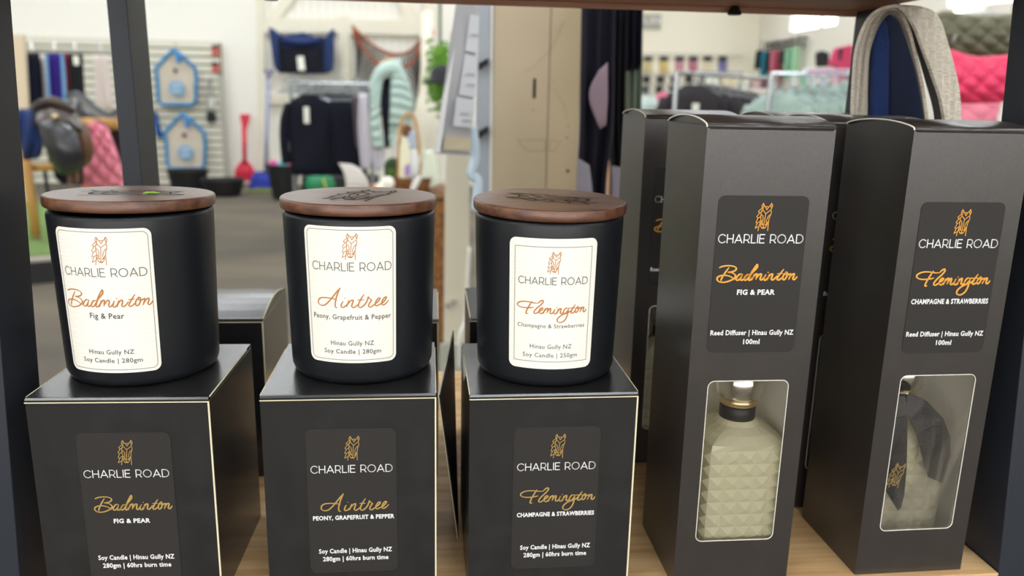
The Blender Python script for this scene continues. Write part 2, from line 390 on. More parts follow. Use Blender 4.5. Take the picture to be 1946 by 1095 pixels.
SCR['Flemington'] = (0.143, [
    [(700, 290), (600, 288), (480, 270), (370, 270), (270, 300), (218, 350), (235, 395), (310, 423), (420, 425), (520, 412), (582, 395)], [(572, 245), (510, 335), (445, 435), (398, 530), (395, 570), (440, 560)],
    [(690, 292), (742, 240), (800, 210), (808, 250), (742, 332), (645, 420), (582, 500), (577, 545), (620, 545), (690, 495), (762, 445), (780, 405), (742, 410), (700, 460), (690, 520), (720, 545), (768, 518), (808, 460)],
    [(832, 410), (802, 480), (775, 545)], [(795, 500), (855, 420), (890, 405), (880, 450), (852, 532)], [(868, 500), (922, 420), (952, 410), (942, 455), (922, 520), (945, 540), (990, 510), (1030, 445)],
    [(1045, 415), (1012, 480), (1002, 530), (1030, 545), (1070, 512), (1102, 450)], [(1076, 374), (1084, 382), (1079, 386)], [(1117, 410), (1092, 480), (1070, 545)], [(1085, 505), (1140, 425), (1175, 410), (1166, 455), (1147, 520), (1165, 540), (1205, 515), (1228, 470)],
    [(1340, 412), (1290, 405), (1242, 450), (1216, 510), (1237, 540), (1282, 510), (1342, 425)], [(1345, 412), (1322, 500), (1290, 600), (1232, 700), (1140, 760), (1070, 745), (1060, 690), (1110, 622), (1200, 562), (1290, 530), (1370, 490), (1400, 450)],
    [(1512, 320), (1450, 402), (1397, 490), (1390, 528), (1420, 535), (1472, 500), (1500, 460)], [(1340, 405), (1430, 410), (1500, 400)],
    [(1572, 380), (1522, 415), (1487, 480), (1492, 525), (1527, 515), (1567, 455), (1582, 400), (1553, 383), (1547, 425), (1590, 430), (1640, 412), (1656, 400)],
    [(1656, 400), (1626, 470), (1592, 530)], [(1612, 495), (1670, 420), (1705, 405), (1696, 450), (1677, 505), (1697, 530), (1735, 500), (1762, 455)]])
SCR['Aintree'] = (0.0, [
    [(693, 243), (620, 325), (530, 435), (430, 550), (340, 625), (250, 640), (190, 602), (195, 530), (252, 482), (340, 468), (450, 470), (560, 485), (622, 510)], [(697, 240), (632, 370), (590, 500), (572, 600), (582, 660), (622, 662)],
    [(747, 520), (712, 580), (702, 632), (730, 655), (790, 625), (845, 560)], [(773, 447), (781, 455), (776, 459)], [(867, 495), (842, 570), (815, 642)], [(832, 600), (900, 512), (957, 495), (942, 550), (922, 622), (950, 655), (1000, 632), (1062, 575)],
    [(1182, 375), (1122, 460), (1072, 560), (1060, 630), (1100, 655), (1170, 612), (1232, 530), (1268, 430), (1278, 462), (1330, 500), (1292, 560), (1270, 622), (1300, 655), (1360, 622), (1412, 585), (1480, 530), (1512, 475), (1470, 475), (1422, 540), (1405, 600), (1430, 635), (1490, 612), (1560, 580), (1620, 522), (1652, 465), (1612, 465), (1562, 530), (1545, 590), (1572, 627), (1632, 602), (1702, 532)],
    [(1040, 490), (1100, 492), (1180, 490)]])
def script(bm, word, x0, x1, zc, hgt, w, mp, h):
    sh, S = SCR[word]; S = [[(p[0] + sh * p[1], p[1]) for p in s] for s in S]
    xs = [p[0] for s in S for p in s]; ys = [p[1] for s in S for p in s]
    sx = (x1 - x0) / (max(xs) - min(xs)); sy = hgt / (max(ys) - min(ys)); mx_, my_ = min(xs), (min(ys) + max(ys)) / 2
    for s in S:
        P = [(x0 + (p[0] - mx_) * sx, zc - (p[1] - my_) * sy) for p in s]
        smooth_stroke(bm, crom([(a, b, 0) for a, b in P], 5), w, mp, h)
def _text(s, bold):
    c = bpy.data.curves.new('t', 'FONT'); c.body = s; c.offset = bold; c.resolution_u = 2; c.space_character = 1.06
    o = bpy.data.objects.new('t', c); COL.objects.link(o); me = bpy.data.meshes.new_from_object(o)
    V = [tuple(v.co) for v in me.vertices]; F = [tuple(p.vertices) for p in me.polygons]
    bpy.data.objects.remove(o); bpy.data.meshes.remove(me); bpy.data.curves.remove(c)
    return V, F
_cap = max(v[1] for v in _text('H', 0)[0])
def text(bm, s, xc, wid, zc, cap, mp, h, bold=0.012):
    V, F = _text(s, bold); a = min(v[0] for v in V); b = max(v[0] for v in V); sx = wid / (b - a); sy = cap / _cap
    vs = [bm.verts.new(mp(xc + (v[0] - (a + b) / 2) * sx, zc - cap / 2 + v[1] * sy, h)) for v in V]
    for f in F:
        try: bm.faces.new([vs[i] for i in f])
        except ValueError: pass
def rrect(x0, x1, z0, z1, r, n=6):
    out = []
    for cx, cz, a in ((x1 - r, z1 - r, 0), (x0 + r, z1 - r, 90), (x0 + r, z0 + r, 180), (x1 - r, z0 + r, 270)):
        for i in range(n + 1):
            t = math.radians(a + 90 * i / n); out.append((cx + r * math.cos(t), cz + r * math.sin(t)))
    return out
def flat_map(u, v, h): return (u, -h, v)
def obj_print(name, fn, m, parent, label=None):
    bm = B(); fn(bm)
    me = bpy.data.meshes.new(name); bm.to_mesh(me); bm.free(); me.materials.append(m)
    o = bpy.data.objects.new(name, me); COL.objects.link(o); o.parent = parent
    if label: o['label'] = label
    return o
def label_flat(parent, x0, x1, z0, z1, m, r=0.004):
    bm = B(); prism(bm, rrect(x0, x1, z0, z1, r), 'y', -0.0003, 0.00005)
    return obj('label', bm, m, parent)

# ================================================================== CANDLE BOXES
CW, CH = 0.1, 0.1283
def candle_box(X, Y, yaw, label, front=None, dx=0.0, bulge=0.0016, group='black candle cartons', tri=False, w=CW):
    t = thing('candle_box', label, 'box', (X, Y, SZ), yaw, group)
    obj('carton', box(B(), 0, w, 0, w, 0, CH - 0.0002), M_black, t, bevel=0.0004)
    # folded lid flap, softly curved from front to back
    prof = [(-0.0004, CH), (-0.0006, CH + 0.0010), (0.0004, CH + 0.0021)]
    for i in range(9):
        s = i / 8; prof.append((0.002 + (w - 0.003) * s, CH + 0.0022 + (bulge * math.sin(PI * s) if bulge > 0.003 else 0)))
    prof += [(w, CH + 0.001), (w, CH)]
    obj('lid_flap', prism(B(), prof, 'x', 0.0003, w - 0.0003), M_black, t)
    obj('paper_edge', box(B(), 0, w, -0.0008, -0.0002, CH - 0.0007, CH - 0.0002), M_edge, t, label='pale cut paper edge')
    obj('paper_edge', box(B(), w - 0.0008, w + 0.0001, -0.0005, 0.0002, 0, CH - 0.0002), M_edge, t, label='pale cut paper edge')
    for xx in (-0.0001, w - 0.0003):
        e = B()
        for i in range(3, 11):
            (ya, za), (yb, zb) = prof[i], prof[i + 1]
            if i >= 10: continue
            hexa(e, [(xx, ya, za - 0.0006), (xx + 0.0005, ya, za - 0.0006), (xx + 0.0005, yb, zb - 0.0006), (xx, yb, zb - 0.0006), (xx, ya, za + 0.0001), (xx + 0.0005, ya, za + 0.0001), (xx + 0.0005, yb, zb + 0.0001), (xx, yb, zb + 0.0001)])
        obj('paper_edge', e, M_edge, t, label='pale cut paper edge')
    if tri: obj('paper_fold', prism(B(), [(w * 0.62, CH - 0.012), (w * 0.97, CH - 0.0125), (w * 0.97, CH - 0.0002), (w * 0.4, CH - 0.0004)], 'x', -0.0005, -0.0001), M_inner, t, label='pale inner fold showing at the side')
    if front:
        word, sub, l1, l2, sw, l1w, l2w = front
        lb = label_flat(t, 0.0246 + dx, 0.0766 + dx, 0.0163, 0.1096, M_lblk)
        c = 0.0506 + dx
        obj_print('horse_logo', lambda b: logo(b, c + 0.0005, 0.0975, 0.0152, 0.00038, flat_map, 0.0005), M_gold, lb)
        obj_print('brand_lettering', lambda b: brand(b, c - 0.0235, c + 0.0235, 0.0844, 0.0045, 0.0005, flat_map, 0.0005), M_white, lb)
        hg = {'Badminton': 0.0102, 'Aintree': 0.0115, 'Flemington': 0.0150}[word]; ww = {'Badminton': 0.0435, 'Aintree': 0.0395, 'Flemington': 0.0455}[word]
        zc = {'Badminton': 0.0655, 'Aintree': 0.0630, 'Flemington': 0.0630}[word]; co = 0.0015 if word != 'Badminton' else 0.0022
        obj_print('scent_lettering', lambda b: script(b, word, c + co - ww / 2, c + co + ww / 2, zc, hg, 0.00072, flat_map, 0.0005), M_gold, lb)
        for a_ in ((sub, c + 0.0005, sw, 0.0530 if word != 'Badminton' else 0.0546, 0.0026, 0.035), (l1, c + 0.001, l1w, 0.0310, 0.0028, 0.028), (l2, c + 0.001, l2w, 0.0258, 0.0028, 0.028)):
            obj_print('small_lettering', lambda b: text(b, a_[0], a_[1], a_[2], a_[3], a_[4], flat_map, 0.0005, a_[5]), M_white, lb)
    return t
L1, L2 = 'Soy Candle | Hinau Gully NZ', '280gm | 60hrs burn time'
candle_box(-0.226, 0.4463, -0.0233, 'scuffed black carton lettered Badminton, under the candle nearest the left post', ('Badminton', 'FIG & PEAR', L1, L2, 0.0206, 0.0434, 0.039), dx=0.0006)
candle_box(-0.0983, 0.4443, 0.0048, 'black carton lettered Aintree, standing under the middle candle', ('Aintree', 'PEONY, GRAPEFRUIT & PEPPER', L1, L2, 0.0478, 0.0434, 0.039))
candle_box(0.0209, 0.4409, 0.0118, 'black carton lettered Flemington, standing under the candle beside the tall diffuser boxes', ('Flemington', 'CHAMPAGNE & STRAWBERRIES', L1, L2, 0.0475, 0.0434, 0.039), dx=0.0018, tri=True)
candle_box(-0.2285, 0.607, 0, 'plain black carton with domed grey-lit lid in the second row behind the Badminton candle', None, bulge=0.007)
candle_box(-0.096, 0.603, 0, 'plain black carton in the second row, almost hidden behind the Aintree candle', None)
candle_box(0.0285, 0.606, 0, 'plain black carton in the second row, almost hidden behind the Flemington candle', None)

# thin card panel leaning between the two cartons
P0, P1, P2, P3 = Vector((0.0032, 0.4475, SZ + 0.1283)), Vector((0.0146, 0.5796, SZ + 0.1283)), Vector((0.0178, 0.588, SZ + 0.0005)), Vector((0.0168, 0.505, SZ + 0.0005))
n_ = Vector((0.0007, 0, 0))
bm = hexa(B(), [P3, P3 + n_, P2 + n_, P2, P0, P0 + n_, P1 + n_, P1])
tp = obj('card_panel', bm, M_black, origin=(P2.x, P2.y, SZ)); tag(tp, 'thin loose black card panel leaning in the gap between the Aintree and Flemington cartons', 'card')
e = B(); tube(e, [P3 - n_ * 0.3, P0 - n_ * 0.3, P1 - n_ * 0.3], 0.00028, 6)
eo = obj('paper_edge', e, M_edge, tp, world=True, label='pale cut paper edge')

# ================================================================== CANDLE JARS
def candle_jar(X, Y, yaw, label, word, sub, wt, R, lx0, lx1, lz0, lz1, lines, tilt=0.0, roll=0.0, engr=0.0, style='inner', ez=1.0):
    z0 = SZ + CH + 0.0023
    t = thing('candle_jar', label, 'candle', (X, Y, z0), yaw, 'black glass candle jars')
    Hj = 0.1005
    def rad(z): return 0.0435 + (0.0459 - 0.0435) * min(max(z, 0), Hj) / 0.1 - (0.0472 - R)
    prof = [(0.030, 0.0), (rad(0) - 0.006, 0.0), (rad(0) - 0.003, 0.0007), (rad(0) - 0.001, 0.0024), (rad(0.005), 0.0055)]
    for k in range(1, 9): z = 0.0055 + (Hj - 0.009) * k / 8; prof.append((rad(z), z))
    prof += [(rad(Hj) - 0.0004, Hj - 0.0022), (rad(Hj) - 0.0012, Hj - 0.0012), (rad(Hj) - 0.0028, Hj - 0.0008), (rad(Hj) - 0.004, Hj - 0.002), (rad(Hj) - 0.004, 0.012), (0.01, 0.011)]
    obj('jar_glass', lathe(B(), prof, seg=128), M_jar, t, smooth=True, label='matte black glass')
    # lid
    Rl = R; lp = [(0.03, 0), (Rl - 0.0011, 0), (Rl - 0.0003, 0.0007), (Rl, 0.0018), (Rl, 0.0056), (Rl - 0.0005, 0.0064), (Rl - 0.0013, 0.0068), (Rl * 0.9, 0.0068), (0.0, 0.0068)]
    bm = B(); lathe(bm, lp[:-1], seg=128, cap=True)
    Mx = Matrix.Translation((0, 0, Hj + 0.0004)) @ Matrix.Rotation(tilt, 4, 'X') @ Matrix.Rotation(roll, 4, 'Y')
    bmesh.ops.transform(bm, matrix=Mx, verts=bm.verts)
    ld_ = obj('lid', bm, M_lid, t, smooth=False, label='dark stained wooden lid', bevel=0)
    for p in ld_.data.polygons: p.use_smooth = abs(p.normal.z) < 0.9
    def top_map(u, v, h): return Mx @ Vector((u, v, 0.0069 + h))
    obj_print('horse_engraving', lambda b: logo(b, 0.001, 0.0, 0.056, 0.0011, top_map, 0.0001, engr), M_lide, ld_, 'burnt black horse head outline')
    # label
    off = -yaw
    def cmap(u, v, h):
        r = rad(v) + 0.00005 + h; th = u / 0.0448 - yaw
        return (r * math.sin(th), -r * math.cos(th), v)
    bm = B(); nu, nv = 40, 10; r_ = 0.0042
    def halfw(v):   # rounded corners
        d = min(v - lz0, lz1 - v)
        return 0.0 if d >= r_ else r_ - math.sqrt(max(0, r_ * r_ - (r_ - d) ** 2))
    zs = [lz0 + r_ * (1 - math.cos(PI / 2 * k / 6)) for k in range(7)] + [lz0 + r_ + (lz1 - lz0 - 2 * r_) * k / nv for k in range(1, nv)] + [lz1 - r_ * (1 - math.cos(PI / 2 * k / 6)) for k in range(6, -1, -1)]
    rows = []
    for z in zs:
        hw = halfw(z); rows.append([bm.verts.new(cmap(lx0 + hw + (lx1 - lx0 - 2 * hw) * i / nu, z, 0.00018)) for i in range(nu + 1)])
    for a, b in zip(rows, rows[1:]):
        for i in range(nu): bm.faces.new([a[i], a[i + 1], b[i + 1], b[i]])
    lb = obj('label', bm, M_paper, t, smooth=True, label='white laid-paper sticker')
    c = (lx0 + lx1) / 2; H = 0.00030
    ins = 0.0019 if style == 'inner' else 0.0036
    if style == 'inner': fr = rrect(lx0 + ins, lx1 - ins, lz0 + ins, lz1 - ins, 0.003)
    else: fr = [(lx0 + ins, lz0 + 0.0046), (lx1 - ins, lz0 + 0.0046), (lx1 - ins, lz1 - 0.0049), (lx0 + ins, lz1 - 0.0049)]
    obj_print('border_line', lambda b: seg_stroke(b, fr, 0.00028, cmap, H, True), M_grey, lb)
    zt = lines
    obj_print('horse_logo', lambda b: logo(b, c + zt['lo'][0], zt['lo'][1], zt['lo'][2], 0.00036, cmap, H), M_copper, lb)
    obj_print('brand_lettering', lambda b: brand(b, zt['br'][0], zt['br'][1], zt['br'][2], zt['br'][3], 0.00045, cmap, H), M_grey, lb)
    obj_print('scent_lettering', lambda b: script(b, word, zt['sc'][0], zt['sc'][1], zt['sc'][2], zt['sc'][3], 0.00072, cmap, H), M_copper, lb)
    for s, xa, xb, zc, cap, bo in zt['tx']: obj_print('small_lettering', lambda b: text(b, s, (xa + xb) / 2, xb - xa, zc, cap, cmap, H, bo), M_dark, lb)
    return t
GX = 0.001
candle_jar(-0.1789, 0.5017, 0.0, 'black jar candle with Badminton label and a green leaf shred on its wooden lid', 'Badminton', '', '', 0.0472, -0.0313, 0.0236, 0.0100, 0.0936,
    {'lo': (0.0008, 0.0813, 0.0158), 'br': (-0.0266, 0.0198, 0.0690, 0.0046), 'sc': (-0.0277, 0.0217, 0.0535, 0.0110),
     'tx': [('Fig & Pear', -0.0128, 0.0063, 0.0440, 0.0031, 0.012), ('Hinau Gully NZ', -0.0162, 0.0097, 0.0226, 0.0026, 0.006), ('Soy Candle | 280gm', -0.0207, 0.0137, 0.0175, 0.0026, 0.006)]}, tilt=-0.022, roll=0.012, engr=math.radians(-72))
candle_jar(-0.0445, 0.5006, 0.0, 'black jar candle with white Aintree label, middle of the three candles', 'Aintree', '', '', 0.0472, -0.0297, 0.0241, 0.0148, 0.0956,
    {'lo': (0.0008, 0.0843, 0.0152), 'br': (-0.0246, 0.0210, 0.0726, 0.0047), 'sc': (-0.0219, 0.0195, 0.0543, 0.0118),
     'tx': [('Peony, Grapefruit & Pepper', -0.0256, 0.0208, 0.0428, 0.0029, 0.008), ('Hinau Gully NZ', -0.0150, 0.0104, 0.0270, 0.0026, 0.006), ('Soy Candle | 280gm', -0.0194, 0.0145, 0.0219, 0.0026, 0.006)]}, tilt=-0.004, roll=0.0, engr=math.radians(-12))
candle_jar(0.0715, 0.4918, 0.0, 'black jar candle whose white Flemington label has a square-cornered border line', 'Flemington', '', '', 0.0469, -0.0292, 0.0234, 0.0125, 0.0907,
    {'lo': (0.0002, 0.0767, 0.0130), 'br': (-0.0232, 0.0177, 0.0660, 0.0041), 'sc': (-0.0238, 0.0180, 0.0480, 0.0132),
     'tx': [('Champagne & Strawberries', -0.0235, 0.0172, 0.0391, 0.0024, 0.0), ('Hinau Gully NZ', -0.0156, 0.0095, 0.0265, 0.0026, 0.0), ('Soy Candle | 250gm', -0.0199, 0.0133, 0.0211, 0.0026, 0.0)]}, tilt=0.022, roll=0.008, engr=math.radians(78), style='square')
# green leaf shred on the first lid
zl = SZ + CH + 0.0023 + 0.1008 + 0.0069
p = at(285, 367, 0.497); bm = B()
for dx, dy, a in ((0, 0, 0.25), (0.002, 0.001, -0.1), (-0.0015, 0.002, 0.6)):
    c = Vector((p.x + dx, 0.497 + dy, zl + 0.0006)); d = Vector((math.cos(a), math.sin(a), 0.1)) * 0.0034
    tube(bm, [c - d, c - d * 0.3 + Vector((0, 0, .0004)), c + d * 0.4, c + d], [0.0001, 0.0004, 0.0004, 0.0001], 6)
tag(obj('leaf_shred', bm, solid('fresh_green', (140, 190, 70), 0.5), origin=(p.x, 0.497, zl)), 'tiny green leaf shred lying on the wooden lid of the Badminton candle', 'leaf')

# ================================================================== DIFFUSER BOXES
DW, DD, DH = 0.0742, 0.0746, 0.2857
M_film = bpy.data.materials.new('clear_acetate'); M_film.use_nodes = True
nt = M_film.node_tree; nt.nodes.clear(); N = nt.nodes; L = nt.links
o_ = N.new('ShaderNodeOutputMaterial'); mx = N.new('ShaderNodeMixShader'); tr = N.new('ShaderNodeBsdfTransparent'); gl = N.new('ShaderNodeBsdfGlossy')
gl.inputs['Roughness'].default_value = 0.12; fr_ = N.new('ShaderNodeFresnel'); fr_.inputs['IOR'].default_value = 1.5
tcn = N.new('ShaderNodeTexCoord'); mpn = N.new('ShaderNodeMapping'); mpn.inputs['Scale'].default_value = (1, 1, 0.45); mpn.inputs['Rotation'].default_value = (0, 0.5, 0)
nz = N.new('ShaderNodeTexNoise'); nz.inputs['Scale'].default_value = 30; nz.inputs['Detail'].default_value = 1.5; nz.inputs['Distortion'].default_value = 1.5
bp = N.new('ShaderNodeBump'); bp.inputs['Strength'].default_value = 1.0; bp.inputs['Distance'].default_value = 0.0012
L.new(tcn.outputs['Object'], mpn.inputs[0]); L.new(mpn.outputs[0], nz.inputs['Vector']); L.new(nz.outputs[0], bp.inputs['Height']); L.new(bp.outputs[0], gl.inputs['Normal']); 
ml = N.new('ShaderNodeMath'); ml.operation = 'MULTIPLY'; ml.inputs[1].default_value = 0.7; ml.use_clamp = True
L.new(fr_.outputs[0], ml.inputs[0]); L.new(ml.outputs[0], mx.inputs[0]); L.new(tr.outputs[0], mx.inputs[1]); L.new(gl.outputs[0], mx.inputs[2]); L.new(mx.outputs[0], o_.inputs[0])
def holed(bm, x0, x1, z0, z1, hole, y):
    def loop(pts):
        vs = [bm.verts.new((p[0], y, p[1])) for p in pts]
        return [bm.edges.new((vs[i], vs[(i + 1) % len(vs)])) for i in range(len(vs))]
    es = loop([(x0, z0), (x1, z0), (x1, z1), (x0, z1)]) + loop(hole)
    bmesh.ops.triangle_fill(bm, use_beauty=True, use_dissolve=False, edges=es)
def quad(bm, a, b, c, d): bm.faces.new([bm.verts.new(p) for p in (a, b, c, d)])
def diffuser_box(X, Y, yaw, label, word, sub, dz=0.0, dx=0.0, subw=0.0228, bulge=0.0046):
    t = thing('diffuser_box', label, 'box', (X, Y, SZ), yaw, 'tall black reed diffuser cartons')
    hole = rrect(0.0124 + dx, 0.0622 + dx, 0.0310, 0.1368, 0.004)
    bm = B(); holed(bm, 0, DW, 0, DH, hole, 0)
    quad(bm, (0, 0, 0), (0, DD, 0), (0, DD, DH), (0, 0, DH)); quad(bm, (DW, 0, 0), (DW, 0, DH), (DW, DD, DH), (DW, DD, 0))
    quad(bm, (0, DD, 0), (DW, DD, 0), (DW, DD, DH), (0, DD, DH)); quad(bm, (0, 0, 0), (DW, 0, 0), (DW, DD, 0), (0, DD, 0))
    bmesh.ops.remove_doubles(bm, verts=bm.verts, dist=1e-6)
    bmesh.ops.recalc_face_normals(bm, faces=bm.faces)
    obj('carton', bm, M_blackd, t)
    e_ = 0.0005; bm = B(); holed(bm, e_, DW - e_, e_, DH - e_, hole, e_); x1, y1, z1 = DW - e_, DD - e_, DH - e_
    quad(bm, (e_, e_, e_), (e_, y1, e_), (e_, y1, z1), (e_, e_, z1)); quad(bm, (x1, e_, e_), (x1, e_, z1), (x1, y1, z1), (x1, y1, e_))
    quad(bm, (e_, y1, e_), (x1, y1, e_), (x1, y1, z1), (e_, y1, z1)); quad(bm, (e_, e_, e_), (x1, e_, e_), (x1, y1, e_), (e_, y1, e_)); quad(bm, (e_, e_, 0.16), (x1, e_, 0.16), (x1, y1, 0.16), (e_, y1, 0.16))
    obj('inner_lining', bm, M_inner, t, label='pale inside of the carton')
    # curved lid sheet
    arcp = [(DD * (0.5 - 0.5 * math.cos(PI * s / 20)), DH + 0.0006 + bulge * math.sin(PI * (0.5 - 0.5 * math.cos(PI * s / 20))) ** 0.62) for s in range(21)]
    arcp[0] = (-0.0004, DH - 0.0004)
    bm = B(); pr = arcp + [(y, z - 0.0007) for y, z in arcp[::-1]]
    prism(bm, [(y, z) for y, z in pr], 'x', 0.0, DW); lf = obj('lid_flap', bm, M_blackd, t)
    for p_ in lf.data.polygons: p_.use_smooth = abs(p_.normal.x) < 0.5
    bm = B(); prism(bm, arcp[:] + [(DD, DH - 0.001), (0, DH - 0.001)], 'x', 0.0016, DW - 0.0016)
    bmesh.ops.translate(bm, verts=bm.verts, vec=(0, 0, -0.0009)); obj('tuck_flap', bm, M_blackd, t)
    for xx in (-0.0002,): obj('lid_edge', tube(B(), [(xx, y, z - 0.0003) for y, z in arcp], 0.00048, 6), M_edgew, t, label='pale cut paper edge')
    obj('window_edge', tube(B(), [(x, 0.0, z) for x, z in hole], 0.00026, 6, closed=True), M_edgew, t, label='pale cut paper edge')
    obj('window_film', prism(B(), rrect(0.0116 + dx, 0.063 + dx, 0.030, 0.1376, 0.004), 'y', 0.0007, 0.0008), M_film, t, label='clear crinkled film window')
    lb = label_flat(t, 0.0097 + dx * 1.5, 0.0629 + dx * 1.5, 0.1548 + dz, 0.2474 + dz, M_lblk)
    c = 0.0363 + dx * 1.5
    obj_print('horse_logo', lambda b: logo(b, c + 0.0005, 0.2354 + dz, 0.0158, 0.00046, flat_map, 0.0005), M_amber, lb)
    obj_print('brand_lettering', lambda b: brand(b, c - 0.0250, c + 0.0250, 0.2228 + dz, 0.0048, 0.0006, flat_map, 0.0005), M_white, lb)
    hg = {'Badminton': 0.0103, 'Flemington': 0.0160}[word]; zc = {'Badminton': 0.2025, 'Flemington': 0.1994}[word] + dz
    obj_print('scent_lettering', lambda b: script(b, word, c - 0.0238, c + 0.0240, zc, hg, 0.00095, flat_map, 0.0005), M_amber, lb)
    for a_ in ((sub, subw, 0.1914 + dz - (0.0040 if word == 'Flemington' else 0), 0.0029, 0.035), ('Reed Diffuser | Hinau Gully NZ', 0.0505, 0.1670 + dz, 0.0029, 0.028), ('100ml', 0.0100, 0.1614 + dz, 0.0029, 0.028)):
        obj_print('small_lettering', lambda b: text(b, a_[0], c, a_[1], a_[2], a_[3], flat_map, 0.0005, a_[4]), M_white, lb)
    return t
BD, FL = 'FIG & PEAR', 'CHAMPAGNE & STRAWBERRIES'
diffuser_box(0.1502, 0.4411, 0.0034, 'tall black diffuser carton lettered Badminton, faceted bottle filling its window', 'Badminton', BD)
diffuser_box(0.2732, 0.4459, 0.0210, 'tall black diffuser carton lettered Flemington, black ribbon inside its window', 'Flemington', FL, dz=-0.0034, dx=0.0007, subw=0.0500, bulge=0.0040)
diffuser_box(0.1608, 0.6155, 0.0, 'tall black diffuser carton in the back row, half hidden behind the Badminton diffuser carton', 'Badminton', BD, bulge=0.0042)
diffuser_box(0.2647, 0.5345, 0.0, 'tall black diffuser carton showing in the gap between the two front diffuser cartons', 'Badminton', BD, bulge=0.0042)
diffuser_box(0.2661, 0.6220, 0.0, 'rearmost tall black diffuser carton, only its lid showing behind the others', 'Badminton', BD, bulge=0.0042)

# bottles inside the cartons
M_glass = mat('faceted_glass', (252, 246, 212), 0.04, trans=0.46, ior=1.5, spec=0.9)
M_band = solid('black_satin_band', (30, 28, 30), 0.45)
def bottle(X, Y, yaw, label, x, y, rot=0.0, w=0.056, hb=0.0875):
    t = thing('diffuser_bottle', label, 'bottle', (X + x, Y + y, SZ + 0.0008), yaw + rot, 'faceted diffuser bottles')
    bm = B(); nc, nr = 5, 10; s = w / nc; h0 = 0.002; cr = {}
    def V(p):
        k = tuple(round(c * 1e5) for c in p)
        if k not in cr: cr[k] = bm.verts.new(p)
        return cr[k]
    hz = (hb - h0) / nr
    for f in range(4):
        def mp(a, z, o):
            u = -w / 2 + a
            return [(u, -w / 2 - o, z), (w / 2 + o, u, z), (-u, w / 2 + o, z), (-w / 2 - o, -u, z)][f]
        for i in range(nc):
            for j in range(nr):
                A, Bq, C, D = V(mp(i * s, h0 + j * hz, 0)), V(mp((i + 1) * s, h0 + j * hz, 0)), V(mp((i + 1) * s, h0 + (j + 1) * hz, 0)), V(mp(i * s, h0 + (j + 1) * hz, 0))
                T = V(mp((i + 0.5) * s, h0 + (j + 0.5) * hz, 0.0030))
                for q in ((A, Bq, T), (Bq, C, T), (C, D, T), (D, A, T)): bm.faces.new(q)
    # ring of the top edge in order
    top = []
    for f in range(4):
        for i in range(nc):
            u = -w / 2 + i * s; top.append([(u, -w / 2, hb), (w / 2, u, hb), (-u, w / 2, hb), (-w / 2, -u, hb)][f])
    bot = [(a, b, h0) for a, b, _ in top]
    bm.faces.new([V(p) for p in bot][::-1])
    prev = [V(p) for p in top]
    for k, (r, z) in enumerate(((0.0262, hb + 0.004), (0.021, hb + 0.0082), (0.0145, hb + 0.0112), (0.0112, hb + 0.014), (0.0105, hb + 0.02))):
        f_ = (k + 1) / 3; cur = []
        for a, b, _ in top:
            L_ = math.hypot(a, b); sq = max(abs(a), abs(b)) / L_
            rr = r / (sq ** max(0, 1 - f_)) if f_ < 1 else r
            cur.append(bm.verts.new((a / L_ * rr, b / L_ * rr, z)))
        for i in range(len(top)): bm.faces.new([prev[i], prev[(i + 1) % len(top)], cur[(i + 1) % len(top)], cur[i]])
        prev = cur
    bm.faces.new(prev)
    obj('glass_body', bm, M_glass, t, label='faceted clear glass holding pale liquid')
    obj('neck_band', lathe(B(), [(0.0108, hb + 0.0135), (0.0113, hb + 0.014), (0.0113, hb + 0.0218), (0.0108, hb + 0.0222)], seg=40), M_band, t, smooth=True, label='black band round the neck')
    obj('neck_collar', lathe(B(), [(0.0105, hb + 0.0222), (0.0125, hb + 0.024), (0.0125, hb + 0.027), (0.0108, hb + 0.0285)], seg=40), mat('brass_collar', (214, 186, 140), 0.25, metal=0.9), t, smooth=True)
    obj('cap', lathe(B(), [(0.0135, hb + 0.0285), (0.0145, hb + 0.0295), (0.0145, hb + 0.043), (0.0135, hb + 0.044)], seg=48), M_chrome, t, smooth=True, label='polished metal cap')
    return t
bottle(0.1502, 0.4411, 0.0034, 'faceted glass bottle of pale liquid inside the window of the Badminton diffuser carton', 0.0440, 0.0300, w=0.048)
b2 = bottle(0.2732, 0.4459, 0.0210, 'faceted glass bottle partly covered by black ribbon in the Flemington diffuser carton', 0.0360, 0.0385, w=0.048)
bottle(0.1608, 0.6155, 0.0, 'faceted glass bottle glimpsed through the window of the half-hidden back-row carton', 0.0371, 0.0330, w=0.052)
# black ribbon with the horse emblem, tied at the neck of the second bottle
M_rib = solid('black_satin_ribbon', (24, 24, 27), 0.38, bump=('noise', 900, 0.2))
rb = thing('neck_ribbon', 'black satin ribbon with gold horse emblem tied round the bottle in the Flemington carton', 'ribbon', (0.2732, 0.4459, SZ), 0.021)
def ribmesh(ctr, wv, yv):
    """ctr: local (x,z) centre points, wv: half widths with direction, yv: depth"""
    bm = B(); prev = None
    for (x, z), (wx, wz), y in zip(ctr, wv, yv):
        cur = [bm.verts.new((x - wx, y, z - wz)), bm.verts.new((x + wx, y, z + wz)), bm.verts.new((x + wx, y + 0.0005, z + wz)), bm.verts.new((x - wx, y + 0.0005, z - wz))]
        if prev:
            for i in range(4): bm.faces.new([prev[i], prev[(i + 1) % 4], cur[(i + 1) % 4], cur[i]])
        else: bm.faces.new(cur)
        prev = cur
    bm.faces.new(prev[::-1]); return bm
t1 = ribmesh([(0.0200, 0.119), (0.0205, 0.108), (0.0205, 0.092), (0.0205, 0.074), (0.0200, 0.060), (0.0225, 0.051), (0.0270, 0.0425)], [(0.0040, 0.0008), (0.0048, 0.0), (0.0060, -0.001), (0.0080, -0.002), (0.0095, -0.0055), (0.0062, -0.0062), (0.0002, -0.0002)], [0.0100, 0.0062, 0.0046, 0.0042, 0.0042, 0.0043, 0.0045])
o1 = obj('ribbon_tail', t1, M_rib, rb)
